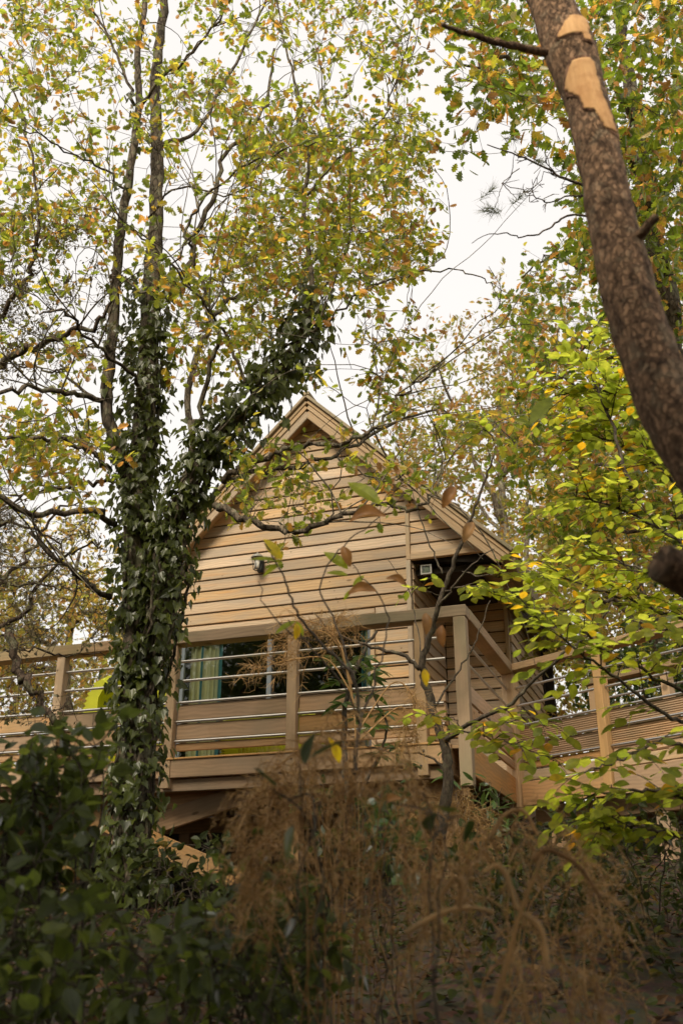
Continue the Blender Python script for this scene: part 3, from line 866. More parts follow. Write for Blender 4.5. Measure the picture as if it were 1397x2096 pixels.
def scatter_mesh(name, kind, P, B, S, mat, off):
    tv, tf = LEAF[kind]; n = len(P)
    v = np.einsum('nij,kj->nki', B, tv) * S[:, None, None] + P[:, None, :] - off
    nv = len(tv); fl = np.array([i for q in tf for i in q]); fs = np.array([len(q) for q in tf])
    loops = (np.arange(n)[:, None] * nv + fl[None]).ravel()
    return np_mesh(name, v.reshape(-1, 3), loops, np.tile(fs, n), mat)

def quats(B):
    return [Matrix(b.tolist()).to_quaternion() for b in B]

def leaves(root, kind, P, B, S, mat, leaf_name='leaf', rest_name='foliage', single=True, cap=300, minpx=10):
    """the blades that show largest become objects of their own, the rest one mesh"""
    off = np.array(root.location)
    big = np.zeros(len(P), bool)
    if single:
        x, y, w = proj(P); px = FPX * S / w
        ok = (x > 5) & (x < 1392) & (y > 5) & (y < 2091) & (w > .3) & (px > minpx)
        idx = np.where(ok)[0]; idx = idx[np.argsort(-px[idx])][:cap]
        big[idx] = True
        if len(idx):
            tv, tf = LEAF[kind]
            me = np_mesh(leaf_name, tv, [i for q in tf for i in q], [len(q) for q in tf], mat)
            for p, q, s in zip(P[big] - off, quats(B[big]), S[big]):
                o = bpy.data.objects.new(leaf_name, me); COL.objects.link(o); o.parent = root
                o.rotation_mode = 'QUATERNION'; o.rotation_quaternion = q; o.location = p; o.scale = (s, s, s)
    if (~big).any():
        o = link(rest_name, scatter_mesh(rest_name, kind, P[~big], B[~big], S[~big], mat, off), root)
        tag(o, kind='stuff')

# ------------------------------------------------------------------ branching
class Growth:
    """limbs given by hand, then twigs that reach out from the nearest wood to many points of a crown"""
    def __init__(s):
        s.pos = []; s.dir = []; s.rad = []; s.limbs = []; s.twigs = []
    def limb(s, pts, r0, r1, seg=6, wig=.012, name='limb', power=1.0):
        p = spline(pts, seg)
        L = np.linalg.norm(np.diff(p, axis=0), axis=1).sum()
        w = rng.normal(size=p.shape) * wig; w[0] = 0
        p = p + w
        t = np.linspace(0, 1, len(p)) ** power
        r = r0 + (r1 - r0) * t
        s.limbs.append((name, p, r))
        s.note(p, r)
        return p
    def note(s, p, r):
        d = norm(np.gradient(p, axis=0))
        s.pos.extend(p); s.dir.extend(d); s.rad.extend(r)
    def grow(s, targets, rmax=.018, tip=.0026, wig=.05, turn=.7, maxlen=3.5, droop=0.0):
        tg = np.asarray(targets)
        base = np.array(s.pos)
        d0 = np.array([np.min(((base - t) ** 2).sum(1)) for t in tg])
        for i in np.argsort(d0):
            t = tg[i]
            P = np.array(s.pos); D = np.array(s.dir)
            v = t - P; dist = np.linalg.norm(v, axis=1) + 1e-6
            cosang = (v * D).sum(1) / dist
            cost = dist * (1 + turn * (1 - cosang))
            k = int(np.argmin(cost))
            L = dist[k]
            if L > maxlen or L < .04: continue
            c = P[k] + D[k] * L * .4 + np.array([0, 0, .06 * L])
            n = max(4, min(12, int(L / .09)))
            u = np.linspace(0, 1, n + 1)[:, None]
            p = P[k] * (1 - u) ** 2 + 2 * c * u * (1 - u) + t * u * u
            jit = rng.normal(size=p.shape) * wig * L * .25 * np.sin(pi * np.clip(u, 0, .9)); p = p + jit
            p[:, 2] -= droop * L * (u[:, 0] ** 2)
            r0 = min(s.rad[k] * .72, .0035 + .0065 * L, rmax)
            r = r0 + (tip - r0) * u[:, 0] ** .8
            r = np.maximum(r, min(tip, r0))
            s.twigs.append((p, r)); s.note(p[1:], r[1:])
    def side_twigs(s, per, l0, l1, spread=.9, frac=.35, tip=.001):
        out = []
        for p, r in s.twigs:
            n = len(p)
            for _ in range(per):
                k = rng.integers(int(n * frac), n)
                d = norm(p[min(k + 1, n - 1)] - p[max(k - 1, 0)])
                v = norm(d + spread * rng.normal(size=3)); L = rng.uniform(l0, l1)
                m = p[k] + v * L * .5 + rng.normal(size=3) * L * .10
                e = p[k] + v * L + rng.normal(size=3) * L * .10 + np.array([0, 0, .05 * L])
                q = np.array([p[k], m, e]); out.append((q, np.array([min(r[k], .003), .0021, tip*1.5])))
        s.sides = out
        return out
    def build(s, root, mat, twig_mat=None, ring=9, bump=.04, mats=None, tn=3):
        off = np.array(root.location)
        for name, p, r in s.limbs:
            mb = MB(); tube(mb, p, r, ring if r[0] > .03 else 6, True, bump)
            mb.build(name, (mats or {}).get(name, mat), root, off * 0, True)
            o = root.children  # parts hold local geometry
        mb = MB()
        for p, r in s.twigs + getattr(s, 'sides', []):
            tube(mb, p, r, 4 if r[0] > .006 else tn, False)
        if mb.v:
            o = mb.build('twigs', twig_mat or mat, root, (0, 0, 0), True); tag(o, kind='stuff')
        for c in root.children:                      # vertices were given in world space
            if c.type == 'MESH' and not c.get('_local') and c.data.users == 1 and c.name.split('.')[0] in ('limb', 'trunk', 'twigs', 'stub', 'stem', 'branch'):
                c.data.transform(Matrix.Translation(-root.location)); c['_local'] = 1
    def leaf_places(s, per, size, jitter=.02, which='sides', droop=.25, flat=.8, tipbias=.5, pet=.3):
        P, A, U = [], [], []
        src = getattr(s, 'sides', None) if which == 'sides' else s.twigs
        for p, r in src:
            n = len(p)
            for _ in range(per if not isinstance(per, tuple) else rng.integers(*per)):
                t = 1 - (1 - tipbias) * rng.random() ** 1.2
                x = t * (n - 1); k = min(int(x), n - 2); q = p[k] + (p[k + 1] - p[k]) * (x - k)
                d = norm(p[k + 1] - p[k]); a = norm(d * .6 + rng.normal(size=3) * .7 + np.array([0, 0, -droop]))
                P.append(q + a * size[0] * pet + rng.normal(size=3) * jitter); A.append(a)
                U.append(norm(np.array([0, 0, 1.]) * flat + rng.normal(size=3) * .55))
        P = np.array(P); S = rng.uniform(size[0], size[1], len(P))
        return P, bases(np.array(A), np.array(U)), S

def strip(d):
    for o in list(d.children):
        if '_local' in o: del o['_local']

def px_targets(n, poly, y0, y1, mind=None):
    """points of a crown: spread over an outline of the photograph, at distances y0..y1"""
    poly = np.array(poly, dtype=float); out = []
    lo, hi = poly.min(0), poly.max(0)
    def inside(x, y):
        c = False; j = len(poly) - 1
        for i in range(len(poly)):
            if (poly[i, 1] > y) != (poly[j, 1] > y) and x < (poly[j, 0] - poly[i, 0]) * (y - poly[i, 1]) / (poly[j, 1] - poly[i, 1]) + poly[i, 0]: c = not c
            j = i
        return c
    while len(out) < n:
        x, y = rng.uniform(lo, hi)
        if inside(x, y): out.append(at(x, y, rng.uniform(y0, y1)))
    return out

def path(*pts):
    return [at(x, y, d) for x, y, d in pts]

# ------------------------------------------------------------------ main oak with its limbs
oak = thing('oak_tree', 'forked ivy clad oak with thin green and russet leaves in front of the deck rail', 'tree', tuple(at(262, 1790, 6.4)))
g = Growth()
TR = path((262, 1860, 6.4), (270, 1650, 6.4), (283, 1450, 6.4), (284, 1250, 6.4), (280, 1050, 6.42), (292, 900, 6.45), (303, 760, 6.5), (305, 640, 6.55), (318, 480, 6.6), (322, 300, 6.7), (318, 150, 6.8), (338, 0, 6.9), (345, -180, 7.0))
trunk = g.limb(TR, .125, .03, 6, .006, 'trunk')
fork = g.limb(path((286, 1440, 6.4), (312, 1340, 6.38), (345, 1200, 6.3), (352, 1100, 6.3), (385, 1000, 6.25), (440, 900, 6.2), (505, 840, 6.15), (570, 765, 6.1), (615, 690, 6.1), (640, 600, 6.1)), .085, .035, 6, .006)
g.limb(path((640, 600, 6.1), (630, 500, 6.1), (622, 400, 6.15), (632, 320, 6.2), (612, 200, 6.3), (585, 100, 6.4), (560, -40, 6.5)), .022, .007, 6, .005)
pale = g.limb(path((268, 1010, 6.4), (240, 920, 6.35), (218, 830, 6.3), (228, 720, 6.3), (236, 600, 6.3), (246, 480, 6.3), (262, 380, 6.35), (278, 270, 6.4), (285, 200, 6.4), (282, 110, 6.4), (298, 0, 6.5), (310, -160, 6.6)), .05, .022, 6, .004)
for pts, r0, r1 in [
  ([(290, 215, 6.4), (330, 165, 6.3), (375, 125, 6.2), (425, 70, 6.1), (470, 5, 6.0), (520, -80, 6)], .016, .006),
  ([(275, 215, 6.4), (245, 130, 6.5), (212, 60, 6.6), (175, -10, 6.7), (150, -120, 6.8)], .015, .006),
  ([(268, 400, 6.35), (220, 350, 6.2), (160, 320, 6.0), (90, 280, 5.8), (20, 262, 5.6)], .011, .004),
  ([(240, 560, 6.3), (300, 600, 6.0), (340, 560, 5.8), (400, 470, 5.6), (470, 400, 5.4)], .010, .004),
  ([(318, 560, 6.6), (370, 590, 6.9), (385, 560, 7.0), (402, 480, 7.1), (440, 400, 7.2), (460, 315, 7.3), (520, 255, 7.4), (548, 200, 7.5), (560, 100, 7.6)], .032, .012),
  ([(375, 1010, 6.25), (392, 920, 6.25), (384, 800, 6.4), (405, 720, 6.6), (430, 660, 6.8), (470, 615, 6.9), (540, 590, 7.0), (600, 570, 7.1), (680, 500, 7.3), (760, 430, 7.5)], .030, .008),
  ([(395, 900, 6.25), (412, 820, 6.2), (440, 730, 6.1), (448, 690, 6.05), (418, 620, 6.0), (395, 520, 5.9), (378, 480, 5.85), (400, 430, 5.8), (470, 360, 5.7), (560, 315, 5.6), (650, 290, 5.5)], .020, .005),
  ([(520, 820, 6.12), (490, 760, 6.0), (455, 680, 5.9), (410, 610, 5.7), (330, 520, 5.5), (270, 470, 5.4), (230, 440, 5.3)], .014, .005),
  ([(520, 820, 6.12), (545, 755, 6.1), (600, 700, 6.0), (660, 670, 5.9), (740, 600, 5.8), (830, 560, 5.7), (940, 553, 5.6), (1000, 575, 5.55), (1025, 615, 5.5)], .013, .003),
  ([(300, 850, 6.45), (285, 795, 6.2), (240, 740, 5.95), (180, 690, 5.7), (140, 640, 5.5), (80, 640, 5.3)], .018, .006),
  ([(215, 822, 6.3), (150, 805, 6.0), (75, 797, 5.8), (0, 803, 5.6), (-80, 820, 5.5)], .020, .012),
  ([(200, 818, 6.3), (140, 775, 6.4), (85, 752, 6.5), (30, 742, 6.6)], .012, .006),
  ([(225, 960, 6.4), (195, 930, 6.2), (145, 905, 6.1), (65, 897, 6.0), (-20, 893, 5.9)], .018, .012),
  ([(235, 1072, 6.4), (200, 1048, 6.1), (165, 1044, 6.0), (65, 1050, 5.8), (0, 1015, 5.7), (-60, 980, 5.6)], .024, .016),
  ([(230, 985, 6.4), (180, 988, 6.6), (120, 1000, 6.8), (20, 1015, 7.0)], .016, .008),
  ([(225, 1225, 6.4), (195, 1205, 6.2), (165, 1180, 6.1), (130, 1155, 6.0), (60, 1090, 5.9)], .022, .012),
  ([(455, 985, 6.2), (500, 955, 6.05), (560, 930, 6.0), (620, 912, 5.95), (700, 905, 5.9), (765, 880, 5.85), (815, 820, 5.8), (860, 775, 5.75), (920, 742, 5.7)], .026, .005),
  ([(460, 990, 6.2), (520, 965, 6.3), (600, 955, 6.35), (690, 930, 6.4), (760, 890, 6.5), (850, 848, 6.5), (920, 843, 6.5), (1000, 858, 6.6), (1050, 905, 6.6)], .020, .004),
  ([(440, 1035, 6.2), (480, 1052, 5.95), (530, 1070, 5.85), (600, 1087, 5.8), (660, 1075, 5.75), (720, 1045, 5.7), (780, 1031, 5.65), (850, 1040, 5.6), (890, 1000, 5.6), (905, 930, 5.6)], .026, .006),
  ([(690, 935, 6.4), (740, 970, 6.3), (800, 985, 6.2), (870, 940, 6.1)], .008, .003),
  ([(760, 885, 5.85), (775, 800, 5.8), (765, 740, 5.8), (745, 660, 5.75)], .007, .003),
  ([(300, 450, 6.6), (370, 380, 6.3), (480, 400, 6.0), (560, 290, 5.9)], .010, .004),
  ([(330, 300, 6.7), (400, 270, 7.0), (470, 150, 7.2), (530, 30, 7.4), (560, -60, 7.5)], .020, .008),
  ([(628, 400, 6.1), (690, 330, 6.0), (780, 240, 5.9), (820, 130, 5.8), (850, 20, 5.7)], .010, .004),
  ([(640, 600, 6.1), (690, 560, 6.3), (720, 450, 6.4), (690, 330, 6.6), (660, 180, 6.8), (640, 40, 7.0)], .012, .005),
]:
    g.limb(path(*pts), r0, r1, 5, .012)
tg = px_targets(430, [(-120, -300), (1000, -300), (880, 120), (850, 280), (560, 330), (300, 420), (-120, 520)], 4.9, 8.6)
tg += px_targets(240, [(480, 250), (850, 220), (890, 420), (870, 560), (640, 620), (480, 560)], 5.2, 8.2)
tg += px_targets(46, [(-60, 420), (300, 420), (420, 620), (380, 860), (-60, 780)], 5.0, 8.0)
tg += px_targets(50, [(-40, 850), (210, 840), (215, 1010), (-40, 1010)], 5.2, 7.4)
tg += px_targets(44, [(470, 880), (700, 870), (900, 760), (1060, 880), (900, 1010), (700, 1060), (480, 1110)], 5.4, 7.0)
tg += px_targets(14, [(640, 680), (850, 640), (900, 800), (700, 840)], 5.4, 7.0)
tg += px_targets(60, [(370, 480), (560, 480), (600, 700), (400, 800)], 5.6, 8.0)
g.grow(tg, wig=.22)
g.side_twigs(5, .08, .26)
for _ in range(110):                                  # long bare shoots crossing the crown
    nm, p, r = g.limbs[rng.integers(3, len(g.limbs))]; k = rng.integers(len(p) // 3, len(p) - 1)
    q = p[k]; d = norm(norm(p[k + 1] - p[k]) + rng.normal(size=3) * .65 + (0, -.15, .2)); c = rng.normal(size=3) * .10; W_ = [q]
    for _s in range(rng.integers(7, 17)):
        d = norm(d + c + rng.normal(size=3) * .10); q = q + d * .11; W_.append(q)
    g.twigs.append((np.array(W_), np.linspace(min(.0065, r[k] * .7), .0018, len(W_))))
g.build(oak, M['bark'], M['bark_pale'], mats={})
for o in oak.children:
    if o.name.startswith('limb') and len(o.data.vertices): pass
P, B, S = g.leaf_places((3, 9), (.04, .08), flat=.35, tipbias=.75)
leaves(oak, 'oak', P, B, S, M['oak_leaf'])
strip(oak)

# ivy on the trunk, the fork and the right hand limb
ivy = thing('ivy', 'dark glossy ivy covering the forked oak trunk and its right limb', 'ivy', tuple(at(262, 1790, 6.4)))
def ivy_on(p, dens, rr, size, k0=0.0, k1=1.0, fluff=.05):
    d = norm(np.gradient(p, axis=0)); n = len(p); P, A, U = [], [], []
    ph = rng.uniform(0, 6)
    for _ in range(dens):
        x = (k0 + (k1 - k0) * rng.random()) * (n - 1); k = min(int(x), n - 2); f = x - k
        if rng.random() < .55 * (.5 + .5 * sin(x * 1.9 + ph) * cos(x * .7)): continue
        q = p[k] + (p[k + 1] - p[k]) * f; t = d[k]
        o = rng.normal(size=3); o[1] -= .45; o -= t * (o @ t); o = norm(o)
        r = np.interp(x / (n - 1), [0, 1], rr) + abs(rng.normal()) * fluff
        P.append(q + o * r); A.append(norm(np.array([0, 0, -1.]) + .55 * o + rng.normal(size=3) * .45)); U.append(norm(o + rng.normal(size=3) * .35 + np.array([0, 0, .35])))
    return P, A, U
P, A, U = [], [], []
for args in ((trunk, 3000, (.13, .10), None, .0, .62, .05), (fork, 1400, (.10, .09), None, .05, .55, .05), (fork, 1250, (.09, .10), None, .52, 1.0, .085), (pale, 160, (.06, .04), None, .0, .75, .05)):
    a, b, c = ivy_on(*args); P += a; A += b; U += c
P = np.array(P); S = rng.uniform(.028, .085, len(P))
leaves(ivy, 'ivy', P, bases(np.array(A), np.array(U)), S, M['ivy_leaf'])
gv = Growth()
for k in range(16):
    p = trunk[: int(len(trunk) * .6)] if k < 10 else fork
    th = rng.uniform(pi, 2 * pi); ph = np.linspace(0, rng.uniform(1, 2.5), len(p))
    q = p + .125 * np.stack([np.cos(th + ph), np.sin(th + ph), 0 * ph], -1) * np.linspace(1, .75, len(p))[:, None]
    gv.limb(q[::3], .012, .005, 4, .008, 'stem')
gv.build(ivy, M['bark']); strip(ivy)

# ------------------------------------------------------------------ left: bare lichened tree, and pine
dead = thing('bare_tree', 'bare lichen covered tree reaching in from the left with tangled dark twigs', 'tree', (-3.2, 7.4, float(ground_z(-3.2, 7.4))))
g = Growth()
base = np.array(dead.location)
g.limb([base, base + (.05, 0, 1.2), *path((-40, 1230, 7.4), (-70, 1000, 7.3), (-90, 800, 7.2), (-120, 560, 7.2), (-110, 300, 7.3))], .11, .03, 6, .01, 'trunk')
for pts, r0, r1 in [
  ([(-90, 790, 7.2), (0, 745, 6.6), (60, 715, 6.3), (120, 695, 6.1), (190, 665, 5.9), (225, 610, 5.8), (240, 540, 5.7)], .034, .006),
  ([(-90, 760, 7.2), (0, 640, 6.8), (60, 560, 6.6), (75, 480, 6.5), (70, 370, 6.5), (40, 220, 6.5), (0, 100, 6.6)], .024, .006),
  ([(60, 560, 6.6), (90, 480, 6.5), (160, 470, 6.4)], .010, .004),
  ([(-60, 700, 7.2), (-10, 600, 7), (30, 520, 6.9), (60, 420, 6.8), (120, 340, 6.8)], .014, .004),
  ([(-40, 1240, 7.4), (60, 1130, 7.6), (110, 1050, 7.8), (180, 1010, 8.0)], .02, .005),
  ([(-30, 1300, 7.4), (40, 1260, 7.3), (90, 1180, 7.2), (150, 1130, 7.2), (210, 1110, 7.3)], .022, .006),
  ([(-40, 1180, 7.4), (40, 1190, 7.2), (110, 1200, 7.1), (180, 1215, 7.0)], .016, .005),
  ([(-60, 1090, 7.3), (20, 1070, 7.2), (100, 1100, 7.1), (170, 1180, 7.1)], .016, .005),
  ([(20, 1290, 7.4), (35, 1370, 7.3), (70, 1420, 7.2), (110, 1480, 7.2)], .035, .025),
  ([(10, 1330, 7.6), (60, 1330, 7.6), (140, 1340, 7.7), (220, 1350, 7.8)], .012, .004)]:
    g.limb(path(*pts), r0, r1, 5, .02)
tg = px_targets(120, [(-60, 1000), (210, 1040), (225, 1320), (-60, 1330)], 6.6, 8.6) + px_targets(130, [(-60, 380), (240, 460), (260, 740), (-60, 820)], 5.8, 7.6) + px_targets(20, [(-60, 1330), (200, 1330), (180, 1470), (-60, 1500)], 7, 8)
g.grow(tg, rmax=.012, wig=.3); g.side_twigs(5, .06, .2, 1.3, .1)
g.build(dead, M['bark_dead'], M['bark_dead'])
P, B, S = g.leaf_places(3, (.02, .05), .01)
leaves(dead, 'small', P, B, S, M['brown_needle'], single=False, rest_name='lichen')
strip(dead)

def pine_needles(root, centres, dirs, n, L, mat, name='needles', wid=.0016):
    """bundles of needles round the twig ends"""
    off = np.array(root.location)
    c = np.repeat(np.array(centres), n, 0); d = np.repeat(np.array(dirs), n, 0)
    v = norm(d * .8 + rng.normal(size=c.shape) * .8); l = rng.uniform(.6, 1, len(c)) * L
    c = c + d * rng.uniform(-.06, .04, len(c))[:, None]
    s = norm(np.cross(v, rng.normal(size=c.shape))) * wid
    V = np.stack([c - s, c + s, c + v * l[:, None]], 1).reshape(-1, 3) - off
    o = link(name, np_mesh(name, V, np.arange(len(V)), np.full(len(c), 3), mat), root)
    tag(o, kind='stuff')

def pine(name, label, x, y, H, r, zc0, ntarg, needles_, spread, mat, barkm, nl=.09, wid=.004, group=None):
    z = float(ground_z(x, y)); t = thing(name, label, 'tree', (x, y, z), 0, group)
    g = Growth(); b = np.array([x, y, z])
    g.limb([b + (0, 0, -.2), b + (.05, .05, H * .4), b + (-.05, 0, H * .75), b + (0, 0, H)], r, .02, 6, .02, 'trunk')
    tg = []
    for _ in range(ntarg):
        f = rng.random() ** .8; zz = zc0 + (H - zc0) * f; R = spread * (1.05 - f) * rng.uniform(.35, 1); a = rng.uniform(0, 2 * pi)
        tg.append(b + (R * cos(a), R * sin(a), zz + .15 * R))
    g.grow(tg, rmax=.03, wig=.12, turn=.3, maxlen=6); g.side_twigs(4, .15, .4, .8, .3)
    g.build(t, barkm, barkm)
    ends = [(p[-1], norm(p[-1] - p[-2])) for p, _ in g.sides] + [(p[1], norm(p[1] - p[0])) for p, _ in g.sides]
    pine_needles(t, [e[0] for e in ends], [e[1] for e in ends], needles_, nl, mat, wid=wid)
    strip(t)
pine('pine_tree', 'pale green pine rising behind the bare twigs at far left', -7.6, 17.5, 8.2, .16, 2.2, 200, 22, 3.0, M['needle'], M['bark_red'], .12, .006)
pine('pine_tree', 'browning pine with dead needles behind the left deck rail', -5.3, 13.2, 5.0, .12, 1.2, 150, 18, 2.4, M['brown_needle'], M['bark_red'], .10, .004)

# ------------------------------------------------------------------ background broadleaves
def back_tree(name, label, x, y, H, R, ntarg, mat, size, per=(4, 9), kind='oak', r=.16, barkm=None, cz=.6, single=True, sq=.75, group=None, lean=(0, 0), low=.22, cap=300):
    z = float(ground_z(x, y)); t = thing(name, label, 'tree', (x, y, z), 0, group); b = np.array([x, y, z])
    g = Growth(); barkm = barkm or M['bark']
    top = b + (lean[0], lean[1], H)
    tr = g.limb([b + (0, 0, -.2), b + (.1, 0, H * .3), b + (-.1 + lean[0] * .5, .1 + lean[1] * .5, H * .6), top - (0, 0, H * .08)], r, .03, 6, .03, 'trunk')
    c = b + (lean[0] * .6, lean[1] * .6, H * cz)
    for k in range(6):
        a = k * 1.05 + rng.uniform(-.3, .3); f = .3 + .09 * k; s0 = tr[int(f * (len(tr) - 1))]
        e = c + np.array([R * .75 * cos(a), R * .75 * sin(a), H * rng.uniform(-.05, .28)])
        g.limb([s0, (s0 + e) / 2 + rng.normal(size=3) * .15 + (0, 0, .2), e], r * .4, .012, 6, .04)
    tg = []
    while len(tg) < ntarg:
        v = rng.uniform(-1, 1, 3); d = np.linalg.norm(v)
        if d > 1 or d < .35: continue
        # uneven outline: lobes
        az = math.atan2(v[1], v[0]); m = 1 + .22 * sin(3 * az + x) * cos(4 * v[2] + y) + .12 * sin(7 * az)
        q = c + v * np.array([R, R, H * (1 - cz) * 1.02]) * m
        if q[2] < z + H * low: continue
        tg.append(q)
    g.grow(tg, rmax=.03, wig=.18, turn=.5, maxlen=6); g.side_twigs(4, .15, .45, .9, .3)
    g.build(t, barkm, barkm)
    P, B, S = g.leaf_places(per, size, .05, flat=.45)
    leaves(t, kind, P, B, S, mat, single=single, cap=cap)
    strip(t); return t

# big oak at the right whose branches hang over the walkway
ro = thing('oak_tree', 'tall oak at the right with green and orange leaves arching over the walkway', 'tree', (5.1, 9.6, float(ground_z(5.1, 9.6))))
g = Growth(); b = np.array(ro.location)
tr = g.limb([b + (0, 0, -.2), b + (-.1, 0, 2), *path((1420, 900, 9.4), (1370, 640, 9.2), (1330, 450, 9.0), (1300, 250, 8.8), (1270, 60, 8.6), (1240, -160, 8.4))], .17, .05, 6, .02, 'trunk')
for pts, r0, r1 in [
  ([(1335, 470, 9.0), (1280, 300, 8.4), (1200, 180, 7.8), (1120, 140, 7.2), (1030, 120, 6.6), (950, 130, 6.2)], .05, .01),
  ([(1300, 250, 8.8), (1180, 60, 8), (1050, -20, 7.2), (900, -40, 6.6)], .04, .01),
  ([(1390, 700, 9.3), (1300, 420, 8.6), (1230, 300, 8.2), (1160, 330, 8)], .03, .01),
  ([(1400, 760, 9.3), (1290, 640, 9.6), (1200, 560, 9.8), (1130, 520, 10), (1080, 560, 10.1)], .04, .01),
  ([(1410, 840, 9.4), (1290, 800, 9.8), (1180, 790, 10.2), (1090, 720, 10.4), (1040, 690, 10.5)], .04, .01),
  ([(1420, 960, 9.5), (1300, 940, 10), (1180, 960, 10.6), (1090, 930, 10.8)], .035, .01),
  ([(1430, 1040, 9.5), (1330, 1080, 10), (1200, 1090, 10.8), (1100, 1060, 11.2)], .03, .01),
  ([(1330, 450, 9.0), (1400, 300, 8.4), (1450, 150, 8)], .04, .012),
  ([(1400, 800, 9.3), (1470, 600, 8.6), (1500, 400, 8.2)], .04, .012)]:
    g.limb(path(*pts), r0, r1, 5, .03)
tg = px_targets(260, [(870, -250), (1500, -250), (1500, 240), (1240, 280), (1130, 230), (1080, 260), (960, 190), (900, 130)], 5.4, 9)
tg += px_targets(160, [(1190, 240), (1500, 240), (1500, 560), (1180, 540)], 7, 10)
tg += px_targets(330, [(1130, 500), (1500, 520), (1500, 1150), (1150, 1180), (1060, 1000), (1020, 800), (1030, 650), (1085, 560)], 8.6, 11.4)
tg += [at(960, 230, 6.2), at(975, 270, 6.2), at(935, 290, 6.2), at(1130, 260, 6.4), at(1150, 300, 6.6), at(1000, 240, 6.2), at(1060, 200, 6.3)]
g.grow(tg, rmax=.02, wig=.2); g.side_twigs(4, .12, .35)
g.build(ro, M['bark'], M['bark_dead'])
P, B, S = g.leaf_places((4, 9), (.07, .125), flat=.35, tipbias=.7)
leaves(ro, 'oak', P, B, S, M['oak_leaf_dark']); strip(ro)

back_tree('oak_tree', 'pale small leaved oak behind the right roof slope', 3.1, 17.0, 9.9, 2.7, 480, M['oak_leaf_pale'], (.09, .15), (5, 10), 'small', .16, M['bark_pale'], .62, low=.1, single=False)
back_tree('oak_tree', 'loose pale oak far behind the walkway at the right', 7.2, 19.0, 12.5, 3.8, 600, M['oak_leaf_pale'], (.10, .17), (5, 10), 'small', .2, M['bark_pale'], .58, low=.1, single=False)
back_tree('autumn_tree', 'golden and green autumn tree filling the gap beyond the walkway rail', 4.6, 14.2, 6.2, 2.4, 380, M['gold_leaf'], (.07, .13), (4, 9), 'oak', .12, M['bark'], .5, low=.08)
back_tree('autumn_tree', 'golden autumn tree glimpsed through the left deck rail', -4.6, 16.5, 5.2, 2.4, 360, M['gold_leaf'], (.08, .13), (4, 9), 'oak', .12, M['bark'], .5, low=.05)
back_tree('autumn_tree', 'pale gold autumn tree at the left edge beyond the browning pine', -8.2, 14.5, 6.4, 2.6, 300, M['oak_leaf_pale'], (.08, .13), (4, 8), 'oak', .12, M['bark'], .5, low=.05)
back_tree('holly_bush', 'dark green bush standing behind the walkway rails', 4.3, 11.9, 2.6, 1.35, 170, M['rhodo_leaf'], (.06, .10), (5, 10), 'ovate', .06, M['bark_dead'], .5, low=.02)

# ------------------------------------------------------------------ leaning pine trunk close by at the right
fp = thing('pine_tree', 'leaning rough barked pine trunk with bare wood scars close at the right', 'tree', (2.0, 2.1, float(ground_z(2.0, 2.1))))
g = Growth(); b = np.array(fp.location)
PT = [b + (.05, 0, -.1), b + (-.1, 0, .45), *path((1860, 1400, 2.2), (1640, 1180, 2.25), (1478, 1000, 2.32), (1375, 850, 2.38), (1300, 650, 2.45), (1258, 480, 2.5), (1222, 300, 2.56), (1182, 150, 2.62), (1122, 0, 2.7), (1060, -140, 2.78), (1000, -330, 2.85)), at(960, -700, 3.0), at(980, -1400, 3.4)]
ptr = g.limb(PT, .092, .080, 10, .0015, 'trunk')
# knobbly profile
nm, pp, rr = g.limbs[0]
xx, yy, ww = proj(pp); 
rr = np.interp(yy, [-1400, -330, 0, 110, 200, 330, 480, 560, 700, 900, 1200, 1500], [.06, .072, .076, .090, .070, .069, .073, .079, .077, .082, .09, .10])
g.limbs[0] = (nm, pp, rr)
g.limb(path((1115, 108, 2.6), (1060, 96, 2.52), (1000, 82, 2.46), (950, 66, 2.4), (906, 50, 2.36)), .016, .008, 5, .002, 'stub')
g.limb(path((1288, 498, 2.47), (1312, 478, 2.42), (1342, 444, 2.38)), .020, .013, 5, .002, 'stub')
# sawn limb reaching towards the viewer lower down
g.limb(path((1700, 1330, 2.22), (1560, 1270, 2.12), (1450, 1205, 2.05), (1350, 1150, 2.0)), .052, .044, 6, .001, 'stub')
for o in (0,):
    g.limb([at(960, -700, 3.0), at(800, -800, 3.0), at(600, -820, 3.2)], .03, .01, 5, .01)
    g.limb([at(980, -1400, 3.4), at(1300, -1500, 3.4), at(1600, -1600, 3.4)], .03, .01, 5, .01)
tgp = [at(rng.uniform(500, 1700), rng.uniform(-1900, -700), rng.uniform(2.2, 5)) for _ in range(60)]
g.grow(tgp, rmax=.015, wig=.15); g.side_twigs(3, .15, .35, .8)
